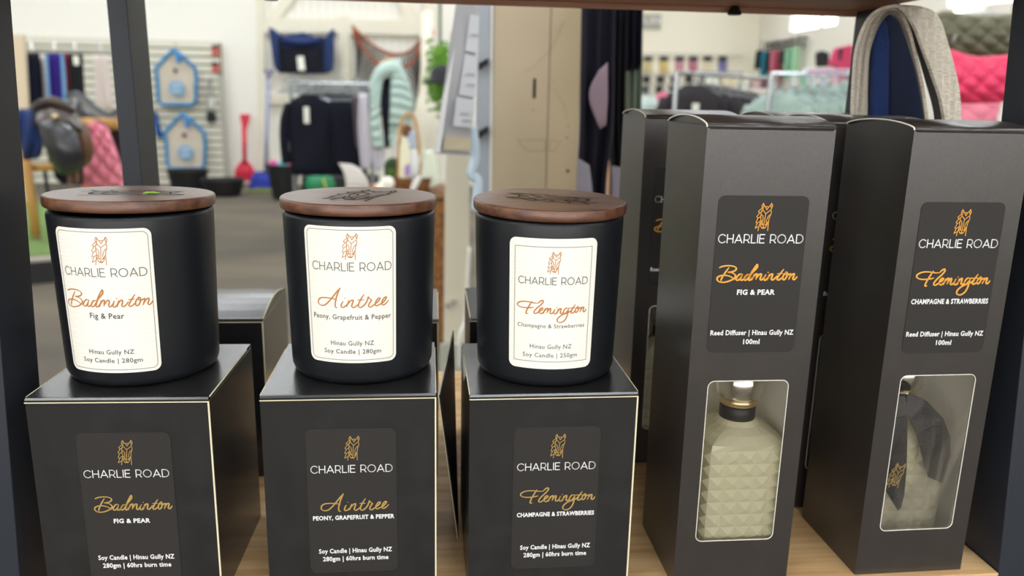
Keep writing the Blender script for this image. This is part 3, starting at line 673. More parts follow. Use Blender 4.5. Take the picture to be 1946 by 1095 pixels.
def rmap(u, v, h): return (u, 0.0040 - h, v)
obj_print('horse_logo', lambda b: logo(b, 0.0215, 0.0680, 0.0170, 0.0005, rmap, 0.0004, -0.12), M_gold, o1)
t2 = ribmesh([(0.0255, 0.118), (0.033, 0.1105), (0.0415, 0.100), (0.0478, 0.086), (0.0520, 0.072), (0.0560, 0.0605)], [(0.002, 0.004), (0.0045, 0.0065), (0.0082, 0.0055), (0.0088, 0.0062), (0.0070, 0.0068), (0.0004, 0.0004)], [0.0105, 0.0075, 0.006, 0.0055, 0.0058, 0.006])
obj('ribbon_tail', t2, M_rib, rb)
obj('bow_knot', lathe(B(), [(0.0114, 0.1035), (0.0125, 0.104), (0.0128, 0.1105), (0.0114, 0.111)], 0.0360, 0.0385, 40), M_rib, rb, smooth=True)
kb = B(); tube(kb, [(0.018, 0.014, 0.119), (0.022, 0.013, 0.1165), (0.0265, 0.0135, 0.116), (0.033, 0.0245, 0.108)], [0.002, 0.0038, 0.0038, 0.002], 10); obj('bow_knot', kb, M_rib, rb, smooth=True)

# ================================================================== METAL COLUMN AND GARMENTS JUST BEHIND THE STAND
Yc = 1.5
col = thing('display_column', 'cream painted metal display column with a dark slot and centre seam, behind the candles', 'display column', (at(1015, 200, Yc).x, Yc + 0.08, 0))
xa, xm, xb = at(937, 200, Yc).x, at(1042, 200, Yc).x, at(1101, 200, Yc).x
sx0, sx1 = at(1013, 160, Yc).x, at(1019, 160, Yc).x; sz0, sz1 = at(1016, 187, Yc).z, at(1016, 149, Yc).z
bm = B()
for a in ((xa, sx0, 0, 2.4), (sx1, xm - 0.0008, 0, 2.4), (sx0, sx1, 0, sz0), (sx0, sx1, sz1, 2.4)): box(bm, a[0], a[1], Yc, Yc + 0.006, a[2], a[3])
box(bm, xa, xa + 0.006, Yc + 0.006, Yc + 0.16, 0, 2.4)
obj('front_panel', bm, M_cream, col, world=True)
bm = B(); box(bm, xm + 0.0008, xb, Yc, Yc + 0.006, 0, 2.4); box(bm, xb - 0.006, xb, Yc + 0.006, Yc + 0.16, 0, 2.4)
obj('front_panel', bm, mat('cream_powder_coat_b', (186, 170, 140), 0.4), col, world=True)
obj('column_core', box(B(), xa + 0.008, xb - 0.008, Yc + 0.02, Yc + 0.15, 0, 2.38), mat('dark_inside', (18, 17, 16), 0.8), col, world=True)  # dark fill behind the slot, its near-black colour stands in for shade
bm = B(); box(bm, xb + 0.0005, xb + 0.004, Yc - 0.002, Yc + 0.004, 0, 2.4); obj('corner_strip', bm, M_creamw, col, world=True)
for q in (((1077, 262), 0.0016), ((1079, 325), 0.003), ((1080, 240), 0.0012), ((1014, 209), 0.0012), ((1043, 167), 0.0012), ((1051, 155), 0.001)):
    c = at(q[0][0], q[0][1], Yc); bm = B(); bmesh.ops.create_uvsphere(bm, u_segments=10, v_segments=6, radius=q[1], matrix=Matrix.Translation((c.x, Yc, c.z)))
    obj('screw', bm, mat('rust_screw', (70, 50, 40), 0.6), col, world=True)
# worn sticker residue outline and scratches
bm = B()
def colmap(u, v, h): return (u, Yc - 0.0004 - h, v)
def cpx(L_): return [(at(x, y, Yc).x, at(x, y, Yc).z) for x, y in L_]
seg_stroke(bm, cpx([(984, 266), (1036, 266), (1036, 286), (1003, 287), (990, 275)]), 0.0009, colmap, 0, True)
seg_stroke(bm, cpx([(1044, 267), (1066, 268), (1054, 288), (1044, 286)]), 0.0008, colmap, 0, True)
seg_stroke(bm, cpx([(1072, 40), (1050, 90), (1012, 130), (996, 136)]), 0.0007, colmap, 0); seg_stroke(bm, cpx([(1052, 168), (1072, 200), (1078, 228)]), 0.0006, colmap, 0)
me = bpy.data.meshes.new('scratch_mark'); bm.to_mesh(me); bm.free(); me.materials.append(mat('brown_mark', (140, 118, 88), 0.7)); so = bpy.data.objects.new('scratch_mark', me); COL.objects.link(so); so.parent = col
me.transform(Matrix.Translation(-wloc(col)))
# white clip strip with brackets at the column's left
cs = thing('clip_strip', 'pale metal slotted upright with black clips, along the cream column', 'rack upright', (at(915, 200, Yc).x, Yc, 0))
obj('upright', slab(B(), [(912, -60), (934, -60), (930, 380), (903, 380)], Yc + 0.01, 0.03), mat('pale_blue_steel', (160, 168, 178), 0.35), cs, world=True)
obj('edge_flange', slab(B(), [(934, -60), (938, -60), (934, 420), (930, 420)], Yc - 0.002, 0.012), M_creamw, cs, world=True)
for y in (120, 250):
    obj('clip', slab(B(), [(910, y), (928, y - 10), (928, y + 2), (918, y + 8), (911, y + 14)], Yc - 0.012, 0.018), solid('black_clip', (24, 24, 26)), cs, world=True)
# lower white steel leg + base seen between the candles
bs = thing('steel_rack', 'white painted steel rack leg with bolt holes, seen in the gap between two candles', 'rack', (at(865, 600, 1.9).x, 1.9, 0))
obj('leg', slab(B(), [(856, 60), (892, 60), (892, 1300), (838, 1300), (846, 380)], 1.9, 0.05), mat('cream_steel', (222, 216, 196), 0.45), bs, world=True)
obj('foot_plate', slab(B(), [(836, 655), (893, 655), (893, 740), (834, 740)], 1.88, 0.012), mat('grey_green_steel', (176, 180, 168), 0.5), bs, world=True)
for x, y in ((851, 582), (861, 576)): obj('bolt', slab(B(), [(x - 4, y - 4), (x + 4, y - 4), (x + 4, y + 4), (x - 4, y + 4)], 1.885, 0.01), M_sil, bs, world=True)
bm = B(); tube(bm, crom([at(892, 470, 1.895), at(887, 560, 1.87), at(884, 608, 1.84), at(874, 640, 1.8), at(873, 700, 1.8)], 6), 0.004, 8)
tag(obj('cable', bm, M_creamw, origin=tuple(at(873, 700, 1.8)), smooth=True), 'white cable hanging beside the steel rack leg, in the gap between two candles', 'cable')
# hanging price sheet
ps = thing('price_sheet', 'grey hanging leaflet sheet with three pale cards, hanging left of the column', 'leaflet', tuple(at(880, 40, 1.3)))
M_sheet = mat('grey_plastic_sheet', (176, 178, 184), 0.5)
bm = B(); hexa(bm, [at(826, 292, 1.30), at(893, 296, 1.33), at(893, 296, 1.332), at(826, 292, 1.302), at(873, -40, 1.30), at(914, -40, 1.33), at(914, -40, 1.332), at(873, -40, 1.302)])
obj('sheet', bm, M_sheet, ps, world=True)
def spot(pts, e=0.004): return [at(x, y, 1.30 + 0.03 * max(0, (x - 850)) / 60 - e) for x, y in pts]
def plate(name, pts, m, th=0.0015, e=0.004):
    P = spot(pts, e); Q = [p + Vector((0, th, 0)) for p in P]; obj(name, hexa(B(), P + Q), m, ps, world=True)
plate('border_strip', [(826, 290), (836, 290), (883, -40), (873, -40)], mat('white_sheet_border', (214, 216, 220), 0.5))
plate('card', [(884, 96), (908, 102), (911, 30), (893, 27)], mat('pale_card', (204, 208, 216), 0.5), e=0.006)
plate('card', [(872, 180), (903, 185), (907, 108), (884, 102)], mat('pale_card', (204, 208, 216), 0.5), e=0.006)
plate('card', [(861, 239), (899, 243), (903, 190), (868, 184)], mat('pale_card', (204, 208, 216), 0.5), e=0.006)
plate('cream_patch', [(842, 284), (893, 287), (895, 262), (846, 258)], mat('straw_card', (196, 186, 160), 0.6), e=0.003)
for k, (x, y) in enumerate(((894, 65), (884, 140), (886, 160), (874, 215), (878, 228))):
    plate('printed_line', [(x, y + 3), (x + 17, y + 4), (x + 18, y), (x + 1, y - 1)], mat('pale_print', (168, 172, 182), 0.6), e=0.008)
bm = B(); tube(bm, crom([at(897, 240, 1.36), at(903, 300, 1.36), at(896, 330, 1.36), at(908, 345, 1.36), at(905, 400, 1.36)], 6), 0.009, 8)
tag(obj('plastic_wrap', bm, mat('pale_blue_film', (196, 214, 230), 0.15), origin=tuple(at(905, 400, 1.36)), smooth=True), 'crumpled pale blue plastic film hanging under the leaflet sheet', 'plastic film')

# dark riding leggings hanging right of the column
def fold(n, amp): return lambda u, v: amp * math.sin(n * PI * u + 1.1 * math.sin(3 * v)) * (0.6 + 0.4 * v)
M_navy = cloth('navy_black_jersey', (23, 22, 34), 0.3); M_mauve = cloth('mauve_grip_fabric', (128, 112, 122), 0.2); M_sage = cloth('sage_fabric', (112, 124, 112), 0.3)
M_tagg = mat('printed_swing_tag', (120, 116, 128), 0.5)
def leggings(label, rows, m, Y, panel=None, tagp=None, extra=None):
    t = thing('riding_leggings', label, 'leggings', tuple(at(rows[0][0][0][0], 5, Y)), group=None)
    obj('garment', patch(B(), rows, 22, 5, fold(5, 0.012), 0.03), m, t, smooth=True, world=True)
    if panel: obj('knee_patch', patch(B(), panel[0], 12, 4, None, 0.006), panel[1], t, smooth=True, world=True)
    if tagp: obj('swing_tag', patch(B(), tagp, 6, 3, None, 0.002), M_tagg, t, world=True)
    return t
leggings('navy black riding leggings with a mauve knee patch, hanging against the cream column', [([(1106, -40), (1170, -40)], 1.28), ([(1103, 120), (1168, 120)], 1.27), ([(1101, 250), (1165, 250)], 1.27), ([(1096, 350), (1152, 350)], 1.28), ([(1093, 480), (1148, 480)], 1.28)], M_navy, 1.28,
         panel=([([(1138, 134), (1155, 118)], 1.235), ([(1122, 165), (1155, 160)], 1.232), ([(1120, 190), (1155, 190)], 1.232), ([(1130, 222), (1153, 222)], 1.232), ([(1140, 246), (1152, 238)], 1.235)], M_mauve),
         tagp=[([(1098, 300), (1120, 314)], 1.22), ([(1096, 340), (1124, 345)], 1.22), ([(1096, 400), (1130, 400)], 1.22)])
leggings('black riding leggings with a narrow mauve patch edge, second in the hanging row', [([(1160, -40), (1192, -40)], 1.36), ([(1158, 200), (1186, 200)], 1.35), ([(1160, 330), (1192, 330)], 1.35), ([(1158, 480), (1196, 480)], 1.35)], cloth('black_jersey', (22, 21, 26), 0.3), 1.36,
         panel=([([(1158, 118), (1167, 116)], 1.315), ([(1158, 190), (1166, 190)], 1.315), ([(1157, 245), (1164, 240)], 1.315)], mat('pale_mauve', (160, 142, 152), 0.8)),
         tagp=[([(1162, 315), (1180, 318)], 1.30), ([(1162, 400), (1182, 400)], 1.30)])
leggings('dark navy leggings with a sage green lower leg, outermost of the hanging row', [([(1186, -40), (1222, -40)], 1.48), ([(1184, 60), (1219, 60)], 1.48), ([(1184, 136), (1216, 132)], 1.48)], cloth('deep_navy_jersey', (16, 17, 32), 0.3), 1.48)
tg = leggings('sage green leggings hanging behind the dark navy pair', [([(1190, -40), (1219, -40)], 1.52), ([(1189, 160), (1218, 160)], 1.52), ([(1186, 300), (1216, 300)], 1.52), ([(1186, 420), (1216, 420)], 1.52)], M_sage, 1.52)
leggings('peach lining strip of a garment, showing between the dark leggings', [([(1158, -40), (1166, -40)], 1.45), ([(1158, 230), (1168, 230)], 1.45), ([(1153, 330), (1162, 330)], 1.45), ([(1150, 430), (1160, 430)], 1.45)], mat('peach_fabric', (222, 178, 148), 0.8), 1.45)

# ------------------------------------------------------------------ webbing girth looped over the right rear post
def ribbon3(bm, E1, E2, th=0.0022):
    A = crom(E1, 6); C = crom(E2, 6); prev = None
    for i, (a, c) in enumerate(zip(A, C)):
        w_ = (c - a).normalized(); t_ = (A[min(i + 1, len(A) - 1)] - A[max(i - 1, 0)]).normalized(); n = w_.cross(t_).normalized() * th / 2
        cur = [bm.verts.new(a + n), bm.verts.new(c + n), bm.verts.new(c - n), bm.verts.new(a - n)]
        if prev:
            for k in range(4): bm.faces.new([prev[k], prev[(k + 1) % 4], cur[(k + 1) % 4], cur[k]])
        else: bm.faces.new(cur)
        prev = cur
    bm.faces.new(prev[::-1]); return bm
def z5(p, Y): return at(1546 + p[0] / 4.2125, p[1] / 4.2125, Y)
M_web = mat('beige_webbing', (216, 208, 194), 0.85, bump=('wave', 620, 0.5, (0.03, 0.03, 1)), noise=(260, (196, 188, 172), 0.4, 0.7, (1, 1, 2)))
M_web2 = mat('beige_webbing_edge', (150, 128, 112), 0.85, bump=('wave', 330, 0.5, (0.02, 0.02, 1)))
gt = thing('webbing_girth', 'beige woven webbing strap folded in a tall loop over the right rear post', 'strap', tuple(z5((620, 70), 0.62)))
NE = [(322, 1250), (326, 900), (338, 640), (362, 400), (430, 205), (520, 100), (615, 66), (695, 95), (762, 230), (812, 420), (862, 640), (905, 930), (930, 1250)]
E1 = [z5(p, 0.600) for p in NE]
E2 = [z5((p[0] + dx, p[1] + dy), 0.632) for p, (dx, dy) in zip(NE, [(96, 0), (96, 0), (88, 0), (80, 18), (66, 40), (40, 40), (10, 34), (-20, 40), (-28, 30), (-22, 14), (-16, 8), (-10, 0), (-10, 0)])]
obj('inner_strap', ribbon3(B(), E1, E2), M_web, gt, world=True)
NB = [(302, 1250), (306, 900), (318, 620), (342, 390), (408, 200), (492, 98), (600, 56), (700, 62), (800, 215), (872, 400), (945, 600), (1020, 840), (1075, 1250)]
FB = [(314, 1250), (318, 900), (330, 640), (352, 400), (420, 205), (505, 104), (680, 52), (905, 74), (1000, 150), (1062, 330), (1125, 560), (1166, 800), (1172, 1250)]
obj('outer_strap', ribbon3(B(), [z5(p, 0.592) for p in NB], [z5(p, 0.600 + (0.006 if i > 5 else 0)) for i, p in enumerate(FB)]), M_web, gt, world=True)
NI = [(690, 80), (775, 235), (838, 420), (900, 640), (965, 900), (990, 1250)]; FI = [(700, 90), (800, 260), (880, 430), (955, 640), (1040, 900), (1075, 1250)]
obj('grey_backing', ribbon3(B(), [z5(p, 0.618) for p in NI], [z5(p, 0.612) for p in FI]), mat('grey_webbing', (92, 92, 96), 0.8, bump=('noise', 700, 0.3)), gt, world=True)
nt_ = thing('fleece_strap', 'navy blue fleece-lined strap hanging inside the beige webbing loop', 'strap', tuple(z5((550, 150), 0.64)))
NA = [(470, 1250), (474, 900), (484, 600), (500, 330), (530, 170), (560, 148), (592, 170), (612, 330), (612, 600), (606, 900), (604, 1250)]
obj('fleece', slab(B(), [(1546 + x / 4.2125, y / 4.2125) for x, y in NA], 0.640, 0.006), mat('navy_fleece', (40, 62, 118), 0.95, bump=('noise', 260, 1.0)), nt_, world=True, bevel=0.002)
NP = [(452, 1250), (458, 900), (470, 560), (492, 280), (530, 140), (566, 112), (606, 145), (628, 280), (632, 560), (634, 900), (634, 1250)]
obj('binding', slab(B(), [(1546 + x / 4.2125, y / 4.2125) for x, y in NP], 0.6465, 0.005), cloth('navy_binding', (24, 32, 58), 0.2), nt_, world=True, bevel=0.0015)
bb = thing('navy_rug', 'dark navy folded cloth filling the inside of the beige webbing loop', 'cloth', tuple(z5((760, 150), 0.66)))
NQ = [(455, 1250), (455, 700), (480, 330), (560, 130), (640, 108), (700, 150), (760, 280), (812, 470), (862, 700), (905, 950), (905, 1250)]
obj('cloth_fold', slab(B(), [(1546 + x / 4.2125, y / 4.2125) for x, y in NQ], 0.654, 0.012), cloth('dark_navy_cloth', (26, 34, 56), 0.15), bb, world=True, bevel=0.003)

# ================================================================== RIGHT: QUILTED SADDLE PADS
def quilt(nu, nv, amp):
    def f(u, v):
        a, b = u * nu + v * nv, u * nu - v * nv
        return amp * (abs(math.sin(PI * a / 1)) * abs(math.sin(PI * b / 1))) ** 0.5
    return f
Yp = 3.1
def saddle_pad(name, label, rows, m, q, nu=70, sub=14, trim_m=None, group=None):
    t = thing(name, label, 'saddle pad', tuple(at(rows[-1][0][0][0], rows[-1][0][0][1], rows[-1][1])), group=group)
    obj('quilted_panel', patch(B(), rows, nu, sub, q, 0.012), m, t, smooth=True, world=True)
    if trim_m:
        pl = [at(p[0], p[1], rows[0][1] - 0.006) for p in rows[0][0]]
        obj('binding', tube(B(), crom(pl, 6), 0.009, 8), trim_m, t, smooth=True, world=True)
    return t
saddle_pad('saddle_pad', 'olive green quilted saddle pad, above the hot pink one at the right', [([(1780, 30), (1800, 24), (1860, 34), (1960, 26)], 3.3), ([(1786, 60), (1960, 60)], 3.26), ([(1796, 90), (1960, 88)], 3.26), ([(1804, 112), (1860, 118), (1960, 116)], 3.3)], mat('olive_satin', (98, 98, 78), 0.5), quilt(4, 2.6, 0.03), trim_m=mat('olive_braid', (140, 138, 112), 0.5))
saddle_pad('saddle_pad', 'hot pink quilted saddle pad hanging below the olive green one', [([(1790, 98), (1812, 100), (1860, 112), (1960, 104)], 3.1), ([(1796, 140), (1960, 140)], 3.05), ([(1804, 175), (1960, 175)], 3.05), ([(1812, 204), (1960, 200)], 3.1)], mat('hot_pink_satin', (226, 62, 104), 0.55), quilt(4, 2.9, 0.022), trim_m=mat('pink_braid', (240, 90, 120), 0.5))
rose = saddle_pad('saddle_pad', 'pale rose saddle pad at the bottom of the hanging pads at the right', [([(1806, 198), (1960, 194)], 2.95), ([(1812, 230), (1960, 230)], 2.93), ([(1816, 300), (1960, 300)], 2.93)], mat('pale_rose_satin', (222, 126, 146), 0.6), quilt(3, 2, 0.012))
tag(obj('hanger_hook', tube(B(), [at(1826, 30, 3.34), at(1812, 78, 3.2)], 0.008, 8), M_sil, origin=tuple(at(1812, 78, 3.15))), 'grey metal hook arm in front of the olive saddle pad', 'hook')
obj('swing_tag', slab(B(), [(1906, 196), (1911, 192), (1911, 232), (1896, 232)], 2.88, 0.01), M_creamw, rose, world=True, label='white triangular tag')
# tube lights hanging at the right
M_tube = mat('tube_light', (255, 248, 225), 0.4, emit=9.0)
for a, b, lab in (((1806, 6), (1936, -6), 'long bright tube light hanging high over the olive saddle pad'), ((1818, 26), (1878, 34), 'short bright tube light just above the olive saddle pad')):
    A, C = at(a[0], a[1], 9.0), at(b[0], b[1], 9.0 if a[0] == 1806 else 8.0); t = thing('tube_light', lab, 'light', tuple((A + C) / 2))
    obj('tube', tube(B(), [A, C], 0.04, 10), M_tube, t, world=True); up = Vector((0, 0, 0.07))
    obj('housing', tube(B(), [A + up, C + up], 0.045, 6), M_creamw, t, world=True)
    obj('drop_rod', tube(B(), [(A + C) / 2 + up, Vector(((A.x + C.x) / 2, (A.y + C.y) / 2, CEIL))], 0.01, 6), M_creamw, t, world=True)

# ================================================================== RIGHT BACKGROUND: CLOTHES RACKS
ORD = ('first','second','third','fourth','fifth','sixth','seventh','eighth','ninth')
def hanger(bm, x, Y, z, w=0.2, ang=0.0):
    c, s = math.cos(ang), math.sin(ang)
    P = [(-w, -0.09), (0, 0), (w, -0.09)]
    tube(bm, [Vector((x + a * c, Y + a * s, z + b)) for a, b in P], 0.006, 6); tube(bm, [Vector((x, Y, z)), Vector((x, Y, z + 0.05)), Vector((x + 0.02 * c, Y + 0.02 * s, z + 0.08))], 0.004, 6)
def top_on_rack(label, name, x, Y, z, w, L_, m, ang, cat='top', group=None, tagc=None, sleeves=True):
    """a top on its hanger: shoulders, body, sleeves; seen at angle ang about z"""
    t = thing(name, label, cat, (x, Y, z), ang, group)
    out = [(-0.06, -0.015), (-w * 0.95, -0.085), (-w * 1.12, -0.16), (-w * 0.9, -0.30), (-w * 0.86, -L_), (w * 0.86, -L_), (w * 0.9, -0.30), (w * 1.12, -0.16), (w * 0.95, -0.085), (0.06, -0.015), (0.0, -0.045)]
    bm = B(); nz_ = 7; rings = []
    for k in range(9):
        s = k / 8; zz = -0.012 - (L_ - 0.012) * s; hw = (0.07 + (w - 0.07) * min(1, s * L_ / 0.09)) if s * L_ < 0.09 else w * (1 - 0.1 * s)
        th = 0.018 + 0.03 * min(1, s * 3)
        rings.append([bm.verts.new((hw * math.cos(2 * PI * i / 20), th * math.sin(2 * PI * i / 20) * (1 + 0.35 * math.sin(6 * PI * i / 20 + k)), zz)) for i in range(20)])
    for a, b in zip(rings, rings[1:]):
        for i in range(20): bm.faces.new([a[i], a[(i + 1) % 20], b[(i + 1) % 20], b[i]])
    bm.faces.new(rings[0][::-1]); bm.faces.new(rings[-1]); obj('body', bm, m, t, smooth=True)
    if sleeves:
        for sd in (-1, 1):
            obj('sleeve', tube(B(), crom([(sd * w * 0.85, 0, -0.10), (sd * w * 1.1, 0, -0.25), (sd * w * 1.16, 0.01, -0.45), (sd * w * 1.1, 0.01, -0.62)], 4), 0.042, 8), m, t, smooth=True)
    hb = B(); tube(hb, [(-w * 0.85, 0, -0.07), (0, 0, 0.01), (w * 0.85, 0, -0.07)], 0.006, 6); tube(hb, [(0, 0, 0.01), (0, 0, 0.05), (0.02, 0, 0.07)], 0.004, 6); obj('hanger', hb, M_hang, t)
    if tagc: obj('swing_tag', box(B(), -0.045, 0.0, -0.075, -0.07, -0.26, -0.12), tagc, t)
    return t
M_blk2 = cloth('black_softshell', (58, 54, 58), 0.2); M_mint = cloth('pale_sage_fleece', (168, 190, 182), 0.4); M_pink = cloth('rose_pink_knit', (214, 118, 144), 0.3); M_wtag = mat('white_swing_tag', (238, 240, 228), 0.5)
# black tops on a rack at ~5 m
for k in range(7):
    p = at(1322 + k * 16, 158 + k * 2.5, 5.0 + 0.10 * k)
    lab = 'black zip jacket with a white swing tag, facing front on the middle rack' if k == 0 else 'black jacket hanging edge-on in the middle rack, %s behind the tagged one' % ORD[k - 1]
    top_on_rack(lab, 'hanging_jacket', p.x, 5.0 + 0.10 * k, p.z, 0.215, 0.66, M_blk2, 0.12 if k == 0 else -0.5, group='black tops on the middle rack', tagc=M_wtag if k == 0 else None)
rp = thing('clothes_rack', 'chrome clothes rack rail carrying the black tops', 'clothes rack', (at(1316, 300, 5.2).x, 5.2, 0))
A, C = at(1285, 158, 4.9), at(1470, 176, 5.8); A.z = C.z = at(1322, 158, 5.0).z + 0.055
obj('rail', tube(B(), [A, C], 0.013, 8), M_hang, rp, world=True)
for q in (A, C): obj('leg', tube(B(), [Vector((q.x, q.y, 0.0)), q], 0.015, 8), M_hang, rp, world=True)
p = at(1270, 172, 5.8); top_on_rack('rose pink top hanging at the left of the black tops', 'hanging_jacket', p.x, 5.8, p.z, 0.13, 0.66, M_pink, 0.2)
p = at(1228, 180, 5.6); top_on_rack('pale mint top hanging beside the rose pink one', 'hanging_jacket', p.x, 5.6, p.z, 0.12, 0.6, mat('pale_mint_knit', (206, 224, 216), 0.8), 0.2)
# sage tops on a rack nearer right
for k in range(8):
    p = at(1484 + k * 24, 154 - k * 3.0, 4.6)
    top_on_rack('pale sage green jacket hanging edge-on in the right rack, %s from the left' % ORD[k], 'hanging_jacket', p.x, 4.6 + 0.02 * k, p.z - 0.05, 0.19, 0.62, M_mint, -0.75, group='pale sage tops on the right rack')
rk = thing('clothes_rack', 'chrome clothes rack with a bright end bar, carrying the pale sage tops', 'clothes rack', (at(1560, 300, 4.6).x, 4.6, 0))
A, C = at(1466, 140, 4.6), at(1620, 134, 4.6); C.z = A.z
obj('rail', tube(B(), [A, C], 0.012, 8), M_hang, rk, world=True)
for q in (A, C): obj('leg', tube(B(), [Vector((q.x, q.y, 0.0)), q], 0.014, 8), M_hang, rk, world=True)
obj('price_rail', pbox(B(), 1527, 130, 1616, 141, 4.5, 0.02), mat('white_price_rail', (250, 248, 252), 0.3), rk, world=True)
for k in range(9):
    c = at(1540 + k * 8.5, 136, 4.49); bm = B(); bmesh.ops.create_cone(bm, cap_ends=True, segments=12, radius1=0.012, radius2=0.012, depth=0.006, matrix=Matrix.Translation(c) @ Matrix.Rotation(PI / 2, 4, 'X'))
    obj('size_dot', bm, mat('pink_dot' if k % 2 else 'lilac_dot', (232, 150, 170) if k % 2 else (176, 168, 214), 0.5), rk, world=True)
# wall display, far cream wall
def slat_item(name, label, cat, px, Y, m, th=0.06, group=None, extra=None, bev=0.015):
    cx = sum(p[0] for p in px) / len(px); t = thing(name, label, cat, tuple(at(cx, max(p[1] for p in px), Y)), group=group)
    obj('fabric' if cat not in ('box', 'card') else 'panel', slab(B(), px, Y - th, th), m, t, world=True, bevel=bev)
    for e in extra or []: obj(e[0], slab(B(), e[1], Y - th - 0.012, 0.012), e[2], t, world=True)
    return t
Yf = 20.198
cols = [(1232, (214, 200, 150)), (1262, (222, 198, 128)), (1292, (206, 150, 160)), (1318, (190, 120, 140)), (1345, (236, 226, 196)), (1374, (130, 124, 176))]
for i, (x, c) in enumerate(cols):
    nm = ('straw', 'yellow', 'dusty pink', 'mauve', 'cream', 'violet')[i]
    slat_item('packaged_gloves', '%s packet with dark top on the far cream wall, %s' % (nm, ('first', 'second', 'third', 'fourth', 'fifth', 'last')[i] + ' in the upper row'), 'packet', [(x - 8, 114), (x + 8, 114), (x + 8, 138), (x - 8, 138)], Yf, mat('packet_%d' % i, c, 0.6), group=None,
              extra=[('header_card', [(x - 8, 107), (x + 8, 107), (x + 8, 116), (x - 8, 116)], mat('dark_header', (60, 58, 56), 0.6))])
for i in range(6):
    x = 1228 + i * 27
    slat_item('packaged_gloves', 'dark packet in the middle row on the far cream wall, %s from the left' % ORD[i], 'packet', [(x - 6, 144), (x + 8, 144), (x + 8, 158), (x - 6, 158)], Yf, mat('dark_packet', (54, 52, 54), 0.6), group='dark packets in the middle row on the far wall')
for i in range(4):
    x = 1228 + i * 26
    slat_item('packaged_gloves', 'dark packet in the lower row on the far cream wall, %s from the left' % ORD[i], 'packet', [(x - 7, 163), (x + 6, 163), (x + 6, 178), (x - 7, 178)], Yf, mat('dark_packet', (54, 52, 54), 0.6), group='dark packets in the lower row on the far wall')
for y in (104, 142, 161, 181):
    tag(obj('display_rail', pbox(B(), 1218, y - 0.7, 1412, y + 0.7, Yf - 0.1, 0.04), M_sil, origin=tuple(at(1300, y, Yf - 0.1))), 'thin metal rail across the far cream wall, %s' % {104: 'above the upper packets', 142: 'between upper and middle packets', 161: 'between middle and lower packets', 181: 'below the lower packets'}[y], 'rail')
# sign on the far wall
sg = thing('wall_sign', 'grey sign with pale capital letters UM, high on the far cream wall', 'sign', tuple(at(1236, 55, Yf)))
obj('board', pbox(B(), 1196, 27, 1256, 55, Yf - 0.05, 0.05), mat('sign_grey', (176, 174, 160), 0.6), sg, world=True)
bm = B(); c0 = at(1239, 40, Yf - 0.06)
def smap(u, v, h): return (c0.x + u - wloc(sg).x, c0.y - h - wloc(sg).y, c0.z + v - wloc(sg).z)
text(bm, 'UM', 0, 0.40, 0, 0.16, smap, 0.0, 0.02)
me = bpy.data.meshes.new('lettering'); bm.to_mesh(me); bm.free(); me.materials.append(M_white); q = bpy.data.objects.new('lettering', me); COL.objects.link(q); q.parent = sg
# grid rail with bridle-work garments on the right wall (X=8) side
gr = thing('rail_rack', 'black sloping hanging rail on the right-hand wall with coloured garments below', 'rail', tuple(at(1490, 80, 17.0)))
def wallY(px, X=7.9): return X / at(px, 100, 1.0).x
A, C = at(1455, 85, wallY(1455)), at(1529, 72, wallY(1529))
obj('rail', tube(B(), [A, C], 0.03, 6), mat('black_rail', (50, 50, 50), 0.5), gr, world=True)
obj('rail', tube(B(), [A + Vector((0, 0, -0.10)), C + Vector((0, 0, -0.10))], 0.02, 6), mat('black_rail', (50, 50, 50), 0.5), gr, world=True)
for k in range(9):
    q = A.lerp(C, k / 8); obj('hook', tube(B(), [q + Vector((0, 0, 0.05)), q + Vector((0, 0, -0.22))], 0.014, 6), mat('black_rail', (50, 50, 50), 0.5), gr, world=True)
gc = [(1446, (40, 44, 50), 'charcoal', 96, 130), (1456, (44, 128, 150), 'teal', 98, 160), (1466, (40, 42, 48), 'black', 98, 134), (1474, (206, 120, 140), 'rose', 96, 158), (1482, (160, 70, 84), 'wine red', 100, 160), (1492, (70, 60, 62), 'dark brown', 96, 120), (1502, (140, 196, 160), 'light green', 92, 150), (1516, (170, 214, 176), 'pale green', 88, 148)]
for i, (x, c, nm, y0, y1) in enumerate(gc):
    g_ = slat_item('hanging_garment', '%s garment hanging from the black sloping rail' % nm, 'garment', [(x - 5, y0), (x + 6, y0 - 2), (x + 4, y1), (x - 9, y1 + 2)], wallY(x + 6, 7.97), cloth('rail_cloth_%d' % i, c, 0.3), th=0.18, bev=0.04)
    q = at(x, y0 + 3, wallY(x + 6, 7.97) - 0.09); obj('hanger_hook', tube(B(), [q, q + Vector((0, 0, 0.28))], 0.012, 6), mat('black_rail', (50, 50, 50), 0.5), g_, world=True)
for k in (0.05, 0.5, 0.95):
    q = A.lerp(C, k); obj('bracket', tube(B(), [q, Vector((7.999, q.y, q.z))], 0.02, 6), mat('black_rail', (50, 50, 50), 0.5), gr, world=True)
sp_ = slat_item('saddle_pad', 'small dark grey ribbed saddle pad on the right-hand wall', 'saddle pad', [(1552, 100), (1564, 96), (1577, 100), (1578, 126), (1554, 128)], wallY(1578, 7.97), cloth('ribbed_charcoal', (62, 62, 66), 0.4), th=0.12, bev=0.04)
q = at(1566, 104, wallY(1578, 7.97) - 0.06); obj('wall_hook', tube(B(), [q, Vector((7.999, q.y, q.z + 0.02))], 0.012, 6), M_sil, sp_, world=True)
slat_item('saddle_pad', 'bright pink cloth on the right-hand wall beside the small grey pad', 'cloth', [(1588, 92), (1622, 84), (1622, 168), (1592, 168), (1592, 128), (1576, 126)], wallY(1622, 7.97), cloth('bright_pink_cloth', (222, 84, 124), 0.3), th=0.12, bev=0.04, extra=[('dark_slot', [(1594, 94), (1602, 92), (1598, 116), (1595, 114)], M_blk2)])
